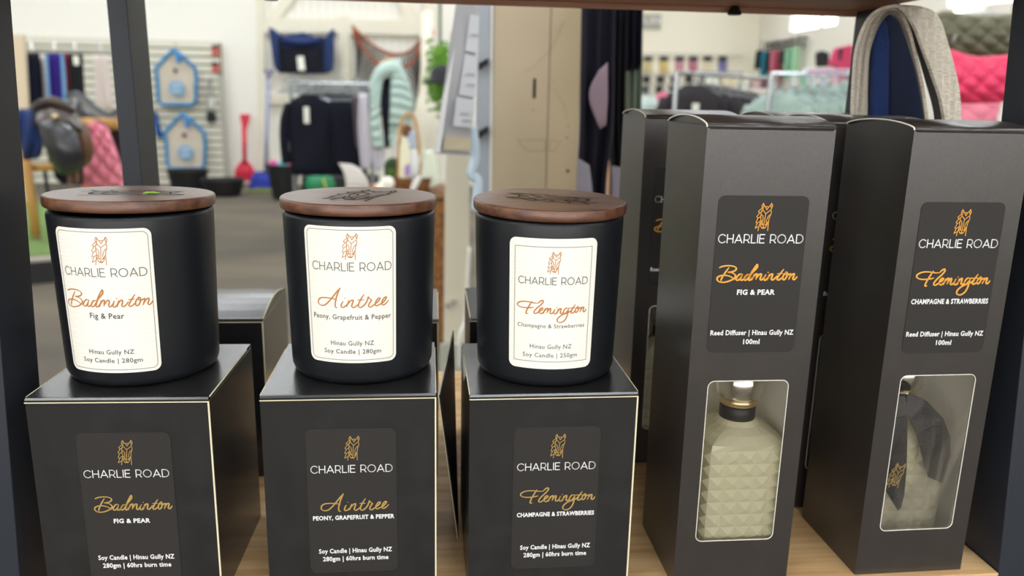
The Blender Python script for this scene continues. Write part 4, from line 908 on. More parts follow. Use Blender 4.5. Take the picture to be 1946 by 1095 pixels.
# low white shelf with small goods in front of the far wall
sh = thing('goods_shelf', 'pale shelf of small packets in front of the far cream wall', 'shelf', tuple(at(1400, 300, 10.0).xy) + (0,))
obj('shelf_board', pbox(B(), 1330, 136, 1412, 139, 10.0, 0.3), M_hang, sh, world=True); obj('shelf_board', pbox(B(), 1405, 169, 1478, 174, 9.8, 0.3), M_creamw, sh, world=True)
for x in (1332, 1410, 1476): obj('leg', tube(B(), [at(x, 138, 10.1), Vector((at(x, 138, 10.1).x, 10.1, 0))], 0.015, 6), M_hang, sh, world=True)
for i, (x0, x1, y0, y1, c, nm) in enumerate([(1346, 1366, 148, 162, (228, 230, 216), 'white'), (1376, 1400, 143, 163, (226, 214, 176), 'straw'), (1412, 1424, 148, 166, (206, 206, 190), 'grey-white'), (1430, 1446, 150, 168, (190, 160, 160), 'dusty pink'), (1447, 1460, 152, 168, (96, 70, 76), 'plum')]):
    tag(obj('carton', pbox(B(), x0, y0, x1, y1, 9.85, 0.15), mat('goods_%d' % i, c, 0.6), origin=tuple(at((x0 + x1) / 2, y1, 9.85)), bevel=0.01), '%s packet standing on the pale shelf before the far cream wall' % nm, 'packet')
for i, (x, c) in enumerate(((1510, (214, 222, 220)), (1530, (150, 200, 176)), (1546, (220, 226, 232)), (1568, (206, 214, 228)), (1588, (226, 200, 210)))):
    slat_item('packaged_gloves', 'small pale packet clipped under the bright price rail, %s from the left' % ('first', 'second', 'third', 'fourth', 'fifth')[i], 'packet', [(x - 5, 144), (x + 5, 144), (x + 5, 164), (x - 5, 164)], 4.55, mat('clip_packet_%d' % i, c, 0.5), th=0.03, bev=0.004)

# ================================================================== LEFT BACKGROUND: TACK WALL
Ys = 11.9
sw = thing('slatwall_panel', 'white slatted wall panel carrying leg wraps, hay bags and small tack', 'slatwall', (at(230, 300, Ys).x, Ys, 0.3))
bm = B(); x0, x1 = at(-20, 200, Ys).x, at(424, 200, Ys).x
zt, zb = at(230, 75, Ys).z, at(230, 352, Ys).z
n = 19; hh = (zt - zb) / n
for k in range(n): box(bm, x0, x1, Ys - 0.03, Ys, zb + k * hh + 0.022, zb + (k + 1) * hh - 0.006)
obj('backing', box(B(), x0, x1, Ys - 0.008, Ys + 0.09, zb, zt), mat('slat_groove', (150, 144, 126), 0.8), sw, world=True)  # backing coloured darker than the slats, putting groove shade into its colour
obj('slats', bm, mat('slat_white', (224, 222, 206), 0.6), sw, world=True)
obj('edge_trim', pbox(B(), 420, 140, 428, 352, Ys - 0.04, 0.05), mat('grey_trim', (176, 174, 162), 0.5), sw, world=True)
rl = thing('hook_rail', 'pale rail with hooks above the hanging leg wraps', 'rail', tuple(at(130, 90, 9.0)))
obj('bar', pbox(B(), 30, 94, 236, 98, 9.0, 0.03), mat('grey_bar', (150, 150, 146), 0.5), rl, world=True)
for x in (32, 234): obj('upright', tube(B(), [at(x, 96, 9.03), Vector((at(x, 96, 9.03).x, 9.03, 0))], 0.02, 8), M_creamw, rl, world=True)
for x in (60, 103, 142, 190): obj('hook', tube(B(), [at(x, 80, 9.0), at(x, 96, 8.95), at(x + 2, 97, 8.9)], 0.012, 6), M_sil, rl, world=True)
def wrap(label, px, c, Y=8.95, extra=None, name='leg_wrap', cat='leg wrap', amp=0.02, rough=0.9):
    rows = []
    L_ = px[0]; R_ = px[1]
    for a, b in zip(L_, R_): rows.append(([a, b], Y))
    t = thing(name, label, cat, tuple(at((L_[-1][0] + R_[-1][0]) / 2, max(L_[-1][1], R_[-1][1]), Y)))
    obj('fabric', patch(B(), rows, 14, 5, fold(3, amp), 0.05), c if not isinstance(c, tuple) else cloth('wrap_%d_%d_%d' % c, c, 0.3), t, smooth=True, world=True)
    for e in extra or []: obj(e[0], slab(B(), e[1], Y - 0.09, 0.012), e[2], t, world=True, bevel=0.004)
    return t
wrap('navy black leg wrap, first on the rail from the left post', ([(50, 101), (53, 150), (56, 206)], [(75, 101), (80, 150), (84, 206)]), (22, 24, 42))
wrap('narrow pale grey strap hanging beside the navy black leg wrap', ([(73, 112), (78, 160), (82, 205)], [(81, 108), (86, 160), (89, 205)]), (176, 170, 166), 9.0, amp=0.0)
wrap('purple leg wrap with light blue edges, hanging on the rail', ([(85, 102), (88, 150), (92, 206)], [(122, 102), (125, 150), (128, 206)]), (54, 38, 128), 8.95,
     extra=[('blue_edging', [(84, 102), (90, 102), (96, 196), (90, 200)], mat('light_blue_edge', (112, 158, 204), 0.7)), ('blue_edging', [(114, 102), (121, 102), (128, 204), (120, 200)], mat('light_blue_edge', (112, 158, 204), 0.7))])
wrap('dark red strap hanging beside the black leg wrap', ([(123, 100), (126, 140), (129, 190)], [(130, 100), (133, 140), (136, 190)]), (142, 34, 52), 9.0, amp=0.0)
wrap('black leg wrap with a white swing tag, hanging on the rail', ([(130, 102), (133, 150), (136, 200)], [(157, 102), (160, 150), (163, 200)]), (34, 34, 38), 8.95, extra=[('swing_tag', [(138, 106), (149, 106), (150, 124), (140, 124)], M_wtag)])
wrap('pinkish white waffle towel wrap, last on the rail by the rear post', ([(176, 104), (180, 150), (184, 214)], [(204, 104), (211, 150), (216, 210)]), (216, 202, 198), 8.95)
# cream door edge and black strap at far left
tag(obj('door_panel', slab(B(), [(22, 66), (44, 66), (64, 417), (44, 417)], 8.6, 0.05), mat('warm_cream_door', (226, 206, 180), 0.6), origin=tuple(at(40, 330, 8.6))), 'warm cream upright board beside the left front post', 'board')
# blue edged hay bags
M_hay = mat('hay_bag_net', (214, 202, 184), 0.8, noise=(60, (190, 182, 166), 0.4, 0.7))
M_hblue = mat('sky_blue_binding', (64, 140, 192), 0.6)
for i, (ox, oy, lab) in enumerate(((0, 0, 'house-shaped beige hay bag with sky blue edging, upper of the two'), (17, 122, 'house-shaped beige hay bag with sky blue edging, lower of the two'))):
    Yb = 11.765; pts = [(330, 94), (348, 108), (371, 130), (373, 150), (372, 190), (366, 199), (308, 199), (301, 190), (299, 150), (296, 130), (314, 110)]
    pts = [(x + ox, y + oy) for x, y in pts]
    t = thing('hay_bag', lab, 'hay bag', tuple(at(335 + ox, 199 + oy, Yb)))
    obj('mesh_panel', slab(B(), pts, Yb, 0.10), M_hay, t, world=True, bevel=0.03)
    obj('binding', tube(B(), [at(x, y, Yb - 0.01) for x, y in pts], 0.026, 8, closed=True), M_hblue, t, world=True, smooth=True)
    c = at(336 + ox, 168 + oy, Yb - 0.03); bm = B(); bmesh.ops.create_cone(bm, cap_ends=True, segments=28, radius1=0.105, radius2=0.105, depth=0.03, matrix=Matrix.Translation(c) @ Matrix.Rotation(PI / 2, 4, 'X')); obj('blue_roundel', bm, mat('roundel_blue', (136, 174, 206), 0.6), t, world=True)
    for dy in (-5, 6): obj('roundel_band', pbox(B(), 328 + ox, 166 + oy + dy, 343 + ox, 169 + oy + dy, Yb - 0.06, 0.02), mat('roundel_pale', (206, 216, 224), 0.6), t, world=True)
    obj('strap', tube(B(), crom([at(332 + ox, 96 + oy, Yb - 0.05), at(338 + ox, 108 + oy, Yb - 0.06), at(340 + ox, 120 + oy, Yb - 0.05)], 4), 0.03, 6), mat('strap_blue', (62, 138, 206), 0.6), t, world=True)
    obj('hook', tube(B(), [at(334 + ox, 80 + oy, Yb), at(332 + ox, 95 + oy, Yb)], 0.012, 6), M_sil, t, world=True)
    c = at(333 + ox, 134 + oy, Yb - 0.02); bm = B(); bmesh.ops.create_uvsphere(bm, u_segments=12, v_segments=8, radius=0.03, matrix=Matrix.Translation(c)); obj('toggle', bm, mat('toggle_brown', (120, 74, 72), 0.6), t, world=True)
for y, lab in ((95, 'small red and black packet at the slatwall edge, upper one'), (128, 'small red and black packet at the slatwall edge, lower one')):
    slat_item('tack_packet', lab, 'packet', [(402, y - 9), (416, y - 9), (417, y + 10), (403, y + 10)], 11.868, mat('packet_red', (196, 98, 88), 0.6), th=0.04, extra=[('header_card', [(402, y - 10), (415, y - 10), (415, y - 4), (402, y - 4)], mat('packet_dark', (56, 70, 66), 0.6))], bev=0.008)
t = thing('hanging_pouch', 'small black pouch hanging on a grey cord on the slatwall', 'pouch', tuple(at(399, 234, 11.6)))
obj('pouch', slab(B(), [(391, 213), (408, 213), (409, 232), (392, 233)], 11.765, 0.1), mat('pouch_black', (26, 28, 34), 0.6), t, world=True, bevel=0.03)
obj('cord', tube(B(), crom([at(393, 214, 11.8), at(397, 156, 11.8), at(401, 156, 11.8), at(406, 214, 11.8)], 6), 0.013, 6), mat('cord_grey', (150, 150, 146), 0.6), t, world=True)
obj('cord_knot', slab(B(), [(396, 186), (406, 186), (408, 206), (394, 206)], 11.78, 0.05), mat('knot_pale', (200, 202, 196), 0.6), t, world=True, bevel=0.02)
wrap('blue and black halter hanging beside the rear post', ([(290, 212), (294, 240), (298, 262)], [(298, 212), (304, 240), (312, 262)]), (40, 84, 150), 11.83, name='halter', cat='halter', amp=0.0)

# saddles on a wooden stand, on a turf-topped platform
Yd = 6.5
pf = thing('turf_platform', 'low platform topped with green artificial turf under the saddle stand', 'platform', (-4.0, 7.3, 0))
hx = at(96, 490, 5.9)
pts = [(-6.2, 4.2), (-3.1, 5.55), (-2.0, 6.1), (-2.4, 8.6), (-6.2, 8.6)]
obj('frame', prism(B(), pts, 'z', 0.0, 0.15), mat('platform_black', (30, 30, 34), 0.6), pf, world=True)
obj('edge_strip', prism(B(), [(x, y) for x, y in pts], 'z', 0.151, 0.17), mat('platform_trim', (168, 160, 150), 0.6), pf, world=True)
obj('turf', prism(B(), [(-6.15, 4.35), (-3.1, 5.68), (-2.06, 6.2), (-2.45, 8.55), (-6.15, 8.55)], 'z', 0.171, 0.182), mat('artificial_turf', (96, 128, 66), 0.9, noise=(14, (116, 140, 78), 0.3, 0.7), bump=('noise', 220, 0.8)), pf, world=True)
M_pine = mat('pine_wood', (206, 158, 92), 0.55, noise=(4, (188, 138, 74), 0.3, 0.7, (5, 5, 1)))
ss = thing('saddle_stand', 'pine saddle stand with splayed legs standing on the turf platform', 'saddle stand', tuple(at(70, 445, Yd).xy) + (0.185,))
def pole(a, b, r, Ya, Yb=None):
    return tube(B(), [at(a[0], a[1], Ya), at(b[0], b[1], Yb or Ya)], r, 8)
zf = 0.186
def leg_to_floor(a, fx, Ya):
    p = at(a[0], a[1], Ya); q = at(fx, 440, Ya); return tube(B(), [p, Vector((q.x, Ya, zf + 0.01))], 0.036, 8)
obj('leg', leg_to_floor((46, 280), 68, 6.5), M_pine, ss, world=True, smooth=True)
obj('leg', leg_to_floor((150, 290), 178, 7.2), M_pine, ss, world=True, smooth=True)
obj('crossbar', pole((60, 319), (110, 317), 0.03, 6.55), M_pine, ss, world=True, smooth=True)
obj('top_rail', tube(B(), [at(48, 236, 6.5), at(225, 236, 7.0)], 0.05, 10), M_pine, ss, world=True, smooth=True)
obj('brace', pole((84, 318), (92, 372), 0.015, 6.6), mat('black_rod', (34, 34, 34), 0.5), ss, world=True)
M_lea = mat('dark_brown_leather', (72, 56, 48), 0.36, spec=0.6, coat=0.1, noise=(8, (52, 44, 42), 0.35, 0.7))
M_leg = mat('black_grey_leather', (38, 38, 43), 0.3, spec=0.7, coat=0.2)
M_tan = mat('tan_leather', (118, 84, 60), 0.4, spec=0.6, noise=(6, (84, 62, 50), 0.35, 0.7))
sd = thing('saddle', 'dark brown leather riding saddle with a glossy flap, on the pine stand', 'saddle', tuple(at(115, 240, 6.35)))
obj('seat', patch(B(), [([(56, 212), (78, 196), (96, 190), (118, 198), (136, 206), (152, 224)], 6.5), ([(62, 222), (84, 210), (100, 206), (122, 212), (140, 222), (156, 236)], 6.3), ([(66, 234), (90, 228), (110, 230), (136, 232), (158, 246)], 6.2), ([(70, 246), (100, 240), (130, 244), (156, 254)], 6.25)], 26, 5, None, 0.04), M_lea, sd, smooth=True, world=True)
obj('flap', patch(B(), [([(70, 232), (100, 226), (134, 234)], 6.2), ([(74, 250), (110, 246), (146, 256)], 6.14), ([(86, 284), (120, 284), (156, 290)], 6.12), ([(98, 310), (125, 316), (156, 312)], 6.15), ([(106, 326), (128, 332), (150, 326)], 6.2)], 20, 5, lambda u, v: 0.05 * math.sin(PI * u), 0.03), M_leg, sd, smooth=True, world=True)
obj('rear_panel', patch(B(), [([(130, 234), (148, 226), (160, 232)], 6.32), ([(144, 252), (160, 246), (172, 254)], 6.28), ([(152, 280), (166, 276), (178, 282)], 6.28), ([(156, 306), (168, 306), (176, 300)], 6.3), ([(156, 318), (162, 318), (168, 314)], 6.34)], 14, 5, lambda u, v: 0.05 * math.sin(PI * u), 0.04), M_tan, sd, smooth=True, world=True)
obj('pommel', tube(B(), crom([at(58, 214, 6.42), at(76, 199, 6.36), at(98, 192, 6.34), at(120, 200, 6.36), at(140, 212, 6.4)], 5), 0.035, 8), M_lea, sd, smooth=True, world=True)
obj('girth_strap', tube(B(), [at(133, 322, 6.24), at(134, 350, 6.24)], 0.018, 6), M_tan, sd, world=True); obj('girth_strap', tube(B(), [at(146, 322, 6.26), at(147, 348, 6.26)], 0.018, 6), M_tan, sd, world=True)
c = at(104, 222, 6.17); bm = B(); bmesh.ops.create_uvsphere(bm, u_segments=12, v_segments=8, radius=0.022, matrix=Matrix.Translation(c)); obj('buckle', bm, mat('brass_buckle', (220, 200, 150), 0.3, metal=0.8), sd, world=True)
s2 = thing('saddle', 'black leather saddle behind the brown one, with a tall grey-rimmed cantle', 'saddle', tuple(at(180, 230, 7.2)))
obj('seat', patch(B(), [([(126, 184), (142, 178), (162, 186), (182, 204), (206, 216), (232, 204)], 7.3), ([(128, 196), (144, 192), (160, 200), (184, 218), (208, 224), (234, 214)], 7.1), ([(134, 208), (150, 212), (172, 224), (200, 232), (234, 230)], 7.0), ([(146, 220), (172, 236), (206, 244), (236, 250)], 7.02)], 26, 5, None, 0.04), M_leg, s2, smooth=True, world=True)
obj('seat_rim', tube(B(), crom([at(126, 184, 7.12), at(144, 177, 7.08), at(164, 187, 7.04), at(184, 206, 7.0), at(208, 217, 6.98), at(234, 205, 7.0)], 5), 0.018, 8), mat('rim_grey', (84, 88, 96), 0.4), s2, smooth=True, world=True)
obj('flap', patch(B(), [([(190, 222), (238, 222)], 7.1), ([(200, 260), (244, 260)], 7.05), ([(214, 300), (250, 300)], 7.05), ([(226, 326), (250, 326)], 7.1)], 10, 4, None, 0.03), M_leg, s2, smooth=True, world=True)
saddle_pad('saddle_pad', 'rose pink quilted saddle pad with dark edging under the black saddle', [([(152, 226), (180, 228), (204, 240)], 6.85), ([(158, 262), (186, 264), (216, 272)], 6.8), ([(152, 318), (190, 316), (230, 314)], 6.78), ([(156, 356), (200, 358), (240, 356)], 6.8)], mat('rose_quilt_satin', (232, 136, 156), 0.6), quilt(2.6, 4.0, 0.06), nu=60, sub=16, trim_m=mat('wine_binding', (110, 40, 66), 0.6))
bl = thing('ear_bonnet', 'blue and navy knitted cloth hanging beside the left front post', 'cloth', tuple(at(60, 302, 6.3)))
obj('cloth', patch(B(), [([(36, 206), (62, 208)], 6.3), ([(34, 240), (70, 240)], 6.25), ([(36, 272), (80, 272)], 6.25), ([(44, 296), (76, 294)], 6.28), ([(54, 304), (70, 302)], 6.3)], 18, 5, lambda u, v: 0.03 * math.sin(9 * u + 7 * v), 0.08), mat('royal_blue_knit', (30, 54, 112), 0.8, noise=(9, (50, 60, 88), 0.4, 0.7), bump=('noise', 60, 0.8)), bl, smooth=True, world=True)
wrap('black saddle cloth hanging low behind the glossy flap', ([(84, 262), (90, 290), (96, 312)], [(104, 270), (110, 300), (116, 316)]), (14, 15, 22), 6.6, name='saddle_cloth', cat='saddle cloth', amp=0.0)
wrap('dark girth end with wine red edge below the saddle flap', ([(100, 322), (106, 340), (118, 350)], [(158, 316), (158, 338), (158, 352)]), (20, 18, 26), 6.5, name='girth', cat='girth', amp=0.0)

# shovels, tubs and bins on the floor
def floorY(py, px=450): d = CF + (px - IW / 2) / FPX * CR - (py - IH / 2) / FPX * CU; return CO.y + d.y * (-CO.z / d.z)
def to_floor(bm):
    mz = min(v.co.z for v in bm.verts); bmesh.ops.translate(bm, verts=bm.verts, vec=(0, 0, 0.001 - mz)); return bm
rs = thing('shovel', 'red plastic shovel standing blade-down against the white wall', 'shovel', tuple(at(465, 338, 11.8).xy) + (0,))
M_red = mat('red_plastic', (216, 50, 74), 0.45)
obj('blade', patch(B(), [([(458, 306), (472, 306)], 11.75), ([(448, 320), (482, 320)], 11.72), ([(446, 330), (485, 331)], 11.72), ([(447, 344), (484, 345)], 11.75)], 14, 4, lambda u, v: -0.04 * math.sin(PI * u), 0.03), M_red, rs, smooth=True, world=True)
obj('shaft', tube(B(), [at(464, 235, 11.8), at(465, 312, 11.75)], [0.035, 0.03], 8), M_red, rs, smooth=True, world=True)
obj('grip', slab(B(), [(455, 217), (475, 217), (474, 226), (468, 246), (461, 246), (456, 226)], 11.78, 0.05), M_red, rs, world=True, bevel=0.02)
bs_ = thing('stable_fork', 'long grey-lilac handled blue shovel leaning upright on the white wall', 'shovel', tuple(at(495, 358, 11.5).xy) + (0,))
M_lil = mat('lilac_handle', (160, 166, 198), 0.45); M_blu = mat('royal_blue_plastic', (44, 60, 168), 0.45)
obj('shaft', tube(B(), [at(510, 146, 11.7), at(504, 332, 11.6)], 0.026, 8), M_lil, bs_, smooth=True, world=True)
obj('grip', tube(B(), [at(510, 148, 11.7), at(503, 134, 11.7), at(517, 134, 11.7)], 0.03, 8, closed=True), mat('violet_grip', (108, 100, 176), 0.45), bs_, smooth=True, world=True)
obj('blade', patch(B(), [([(484, 326), (522, 326)], 11.45), ([(476, 340), (522, 342)], 11.42), ([(474, 362), (524, 362)], 11.42)], 12, 4, lambda u, v: -0.05 * math.sin(PI * u), 0.04), M_blu, bs_, smooth=True, world=True)
def tub(name, label, cat, cx, y_top, y_bot, w_px, Y, m, depth=0.8, h=None, content=None, taper=0.82):
    base = at(cx, y_bot, Y); r = abs(at(cx + w_px / 2, y_bot, Y).x - base.x); top = at(cx, y_top, Y).z
    t = thing(name, label, cat, (base.x, Y, 0.001)); n = 36
    def ring(bm, rr, z): return [bm.verts.new((rr * math.cos(2 * PI * i / n), rr * depth * math.sin(2 * PI * i / n), z)) for i in range(n)]
    bm = B(); R = [ring(bm, r * taper * 0.9, 0), ring(bm, r * taper, 0.02), ring(bm, r, top - 0.03), ring(bm, r * 1.05, top - 0.03), ring(bm, r * 1.05, top), ring(bm, r * 0.95, top), ring(bm, r * taper * 0.9, 0.04)]
    for a, b in zip(R, R[1:]):
        for i in range(n): bm.faces.new([a[i], a[(i + 1) % n], b[(i + 1) % n], b[i]])
    bm.faces.new(R[0][::-1]); bm.faces.new(R[-1]); obj('tub_body', bm, m, t, smooth=False, bevel=0)
    return t, r, top
M_rub = mat('black_rubber', (22, 23, 26), 0.5)
t_, r, zt_ = tub('rubber_tub', 'wide black rubber tub with a flat rim, under the lower hay bag', 'tub', 358, 322, 350, 76, 11.0, M_rub)
tub('feed_tub', 'low round black feed tub beside the wide rubber tub', 'tub', 425, 340, 366, 80, 10.6, M_rub)
t_, r, zt_ = tub('storage_bin', 'tapered black bin filled with pink and turquoise things, below the clothes rack', 'bin', 541, 312, 372, 62, 10.3, M_rub, taper=0.72)
for i, (dx, c, nm) in enumerate(((-0.12, (206, 90, 150), 'pink'), (0.0, (120, 190, 196), 'turquoise'), (0.1, (190, 80, 130), 'magenta'))):
    bm = B(); lathe(bm, [(0.02, zt_ - 0.12), (0.055, zt_ - 0.1), (0.06, zt_), (0.03, zt_ + 0.05)], wloc(t_).x + dx, 10.3 - 0.05 * (i % 2), 14)
    tag(obj('bandage_roll', bm, mat('roll_' + nm, c, 0.7), origin=(wloc(t_).x + dx, 10.3, zt_ - 0.12), smooth=True), '%s roll sticking out of the tapered black bin' % nm, 'bandage roll')
gm = to_floor(slab(B(), [(470, 362), (520, 362), (526, 374), (466, 374)], 10.9, 0.5)); bmesh.ops.scale(gm, verts=gm.verts, vec=(1, 1, 0.2))
tag(obj('turf_mat', gm, mat('dull_turf', (98, 110, 54), 0.9), origin=tuple(at(495, 374, 10.9).xy) + (0,)), 'thin mossy green mat on the floor before the blue shovel', 'mat')
c = at(608, 348, 10.2); c.z = 0.19; bm = B(); bmesh.ops.create_uvsphere(bm, u_segments=28, v_segments=18, radius=0.185, matrix=Matrix.Translation(c))
bt = obj('horse_ball', bm, mat('green_rubber', (36, 128, 84), 0.5), origin=tuple(c), smooth=True); tag(bt, 'green rubber ball with a yellow strap on the floor under the clothes rack', 'ball')
obj('strap', tube(B(), crom([Vector((0.06, -0.18, 0.10)), Vector((0.09, -0.18, 0.0)), Vector((0.11, -0.15, -0.1))], 5), 0.014, 6), mat('yellow_strap', (190, 196, 70), 0.6), bt)

# navy bag and hay net on the timber wall
nb = thing('rug_bag', 'navy blue fabric bag with winged corners and a black front pocket, hung on the wall', 'bag', tuple(at(572, 138, 11.8)))
M_nb = cloth('navy_nylon', (40, 58, 106), 0.3, 0.55); M_nk = cloth('black_mesh', (24, 26, 36), 0.2)
obj('body', slab(B(), [(509, 50), (520, 56), (536, 68), (548, 66), (575, 61), (604, 72), (616, 72), (624, 62), (634, 52), (634, 100), (632, 134), (616, 140), (530, 139), (520, 128)], 11.7, 0.12), M_nb, nb, world=True, bevel=0.03)
obj('pocket', slab(B(), [(535, 90), (610, 90), (610, 136), (537, 136)], 11.64, 0.05), M_nk, nb, world=True, bevel=0.02)
obj('pocket_roll', tube(B(), [at(536, 76, 11.66), at(575, 80, 11.62), at(610, 76, 11.66)], 0.05, 8), M_nb, nb, smooth=True, world=True)
for x in (532, 611): obj('webbing', slab(B(), [(x - 3, 70), (x + 3, 70), (x + 4, 138), (x - 2, 138)], 11.62, 0.02), M_nk, nb, world=True)
obj('swing_tag', slab(B(), [(564, 107), (577, 107), (580, 134), (567, 134)], 11.58, 0.01), M_wtag, nb, world=True, bevel=0.004)
hn = thing('hay_net', 'black knotted hay net with orange rope edge, slung between two hooks', 'hay net', tuple(at(745, 200, 11.7)))
topc = [(669, 48), (690, 70), (716, 90), (745, 102), (772, 100), (795, 80), (812, 54)]
botc = [(672, 60), (676, 150), (700, 215), (740, 222), (775, 222), (800, 200), (808, 66)]
def net_strands():
    bm = B(); A = resample([(x, y, 0) for x, y in topc], 34); C = resample([(x, y, 0) for x, y in botc], 34)
    for s in (1, -1):
        for i in range(34):
            P = []
            for k in range(9):
                f = k / 8; j = min(max(i + s * k * 0.9, 0), 33); j0 = int(j); j1 = min(j0 + 1, 33); fr2 = j - j0
                a = A[j0].lerp(A[j1], fr2); c = C[j0].lerp(C[j1], fr2); q = a.lerp(c, f ** 0.9); P.append(at(q.x, q.y, 11.7 - 0.10 * math.sin(PI * f)))
            tube(bm, P, 0.008, 4)
    return bm
obj('netting', net_strands(), mat('black_net_cord', (48, 44, 42), 0.8), hn, world=True)
obj('rope_edge', tube(B(), crom([at(x, y, 11.6) for x, y in topc], 5), 0.016, 6), mat('orange_rope', (176, 92, 60), 0.8), hn, world=True)
obj('rope_edge', tube(B(), crom([at(x, y, 11.55) for x, y in [(671, 56), (684, 84), (702, 106), (722, 126), (745, 128), (776, 124), (794, 100), (811, 58)]], 5), 0.016, 6), mat('orange_rope', (176, 92, 60), 0.8), hn, world=True)
obj('rope_knot', tube(B(), crom([at(806, 62, 11.55), at(812, 52, 11.52), at(820, 56, 11.52), at(822, 66, 11.55)], 4), 0.03, 8), mat('bright_orange_rope', (214, 88, 54), 0.8), hn, world=True)

for x_, y_ in ((669, 48), (812, 54)): obj('wall_hook', tube(B(), [at(x_, y_, 11.68), Vector((at(x_, y_, 11.7).x, 11.999, at(x_, y_, 11.7).z))], 0.01, 6), M_sil, hn, world=True)
# clothes rack with dark shirts, white shirt, mint gilet
ck = thing('clothes_rack', 'chrome clothes rack with crowded silver hangers carrying dark shirts', 'clothes rack', (at(615, 300, 7.6).x, 7.6, 0))
A, C = at(552, 158, 7.6), at(705, 160, 7.3); C.z = A.z
obj('rail', tube(B(), [A, C], 0.014, 8), M_hang, ck, world=True)
for q in (A, C): obj('leg', tube(B(), [Vector((q.x, q.y, 0.03)), q], 0.016, 8), M_hang, ck, world=True); obj('foot', tube(B(), [Vector((q.x, q.y - 0.25, 0.03)), Vector((q.x, q.y + 0.25, 0.03))], 0.016, 8), M_hang, ck, world=True)
M_dk = cloth('dark_navy_cotton', (22, 24, 36), 0.4)
for k in range(9):
    x = at(592 + k * 9.0, 170, 7.6).x
    top_on_rack('dark navy shirt with white swing tag, at the front of the crowded rack' if k == 0 else 'dark navy shirt packed edge-on in the crowded rack, %s behind the tagged one' % ORD[k - 1], 'hanging_shirt', x, 7.45 + (0 if k == 0 else 0.1), A.z - 0.08, 0.20, 0.72, M_dk, 0.05 if k == 0 else -0.55, cat='shirt', group='dark shirts on the crowded rack' if k else None, tagc=M_wtag if k == 0 else None)
for i in range(26):
    x = at(545 + i * 6.6, 150, 7.5).x; bm = B(); r_ = 0.018
    P = [Vector((x + r_ * math.cos(a), 7.5 + 0.1 * random.random(), A.z + 0.02 + 0.02 * math.sin(i) + r_ * math.sin(a))) for a in [PI * 2 * k / 10 for k in range(9)]]
    y_ = P[0].y
    for p_ in P: p_.y = y_
    tube(bm, P, 0.006, 5); tube(bm, [Vector((x - 0.1, y_, A.z - 0.09)), Vector((x, y_, A.z - 0.02)), Vector((x + 0.1, y_, A.z - 0.09))], 0.006, 5)
    tag(obj('coat_hanger', bm, M_hang, origin=(x, y_, A.z)), 'silver wire coat hanger on the crowded rack of dark shirts', 'coat hanger', 'silver hangers on the crowded rack')
wrap('grey-brown garment hanging at the right end of the crowded rack', ([(668, 180), (672, 230), (676, 280)], [(684, 180), (688, 230), (690, 290)]), (96, 88, 92), 7.3, name='hanging_garment', cat='garment')
wrap('white long-sleeved garment hanging beside the mint gilet', ([(682, 176), (680, 236), (684, 300), (688, 322)], [(698, 178), (704, 236), (706, 300), (702, 322)]), (214, 210, 220), 7.28, name='hanging_garment', cat='garment')
wrap('white shirt tail hanging below the mint gilet', ([(708, 262), (708, 300), (714, 324)], [(732, 262), (730, 308), (724, 326)]), (206, 202, 212), 6.80, name='hanging_garment', cat='garment')
gv = thing('padded_gilet', 'pale mint padded gilet on a wooden hanger with a black sleeve through its armhole', 'gilet', tuple(at(745, 285, 6.8)))
M_gil = mat('mint_padding', (186, 210, 202), 0.55, bump=('noise', 40, 0.3))
def rings_(n_): return lambda u, v: 0.028 * abs(math.sin(PI * n_ * v))
obj('front', patch(B(), [([(706, 156), (722, 138), (735, 140)], 6.75), ([(703, 190), (712, 180), (727, 160)], 6.7), ([(704, 230), (716, 226), (722, 222)], 6.7), ([(708, 282), (722, 284), (732, 280)], 6.74)], 12, 14, rings_(9), 0.06), M_gil, gv, smooth=True, world=True)
obj('back', patch(B(), [([(738, 120), (752, 118), (764, 124)], 6.8), ([(742, 148), (762, 146), (778, 156)], 6.72), ([(740, 190), (764, 192), (788, 202)], 6.72), ([(738, 238), (756, 240), (774, 240)], 6.76)], 14, 14, rings_(8), 0.07), M_gil, gv, smooth=True, world=True)
obj('shoulder', tube(B(), crom([at(712, 170, 6.72), at(718, 148, 6.7), at(734, 132, 6.68), at(750, 132, 6.7), at(758, 148, 6.72)], 5), 0.05, 10), M_gil, gv, smooth=True, world=True)
obj('hood_collar', tube(B(), crom([at(716, 138, 6.82), at(736, 122, 6.82), at(762, 120, 6.84)], 5), 0.032, 10), M_gil, gv, smooth=True, world=True)
obj('lower_front', patch(B(), [([(738, 238), (756, 240)], 6.78), ([(738, 262), (750, 262)], 6.78), ([(740, 280), (748, 280)], 6.8)], 8, 6, rings_(3), 0.04), M_gil, gv, smooth=True, world=True)
obj('black_sleeve', patch(B(), [([(728, 152), (740, 146), (752, 156)], 6.78), ([(724, 180), (748, 182)], 6.74), ([(725, 220), (740, 222)], 6.74), ([(732, 282), (742, 280)], 6.78)], 10, 6, None, 0.06), M_nk, gv, smooth=True, world=True)
obj('hanger', tube(B(), crom([at(722, 122, 6.85), at(738, 111, 6.85), at(752, 114, 6.85)], 5), 0.016, 8), mat('light_wood', (196, 140, 96), 0.5), gv, smooth=True, world=True)
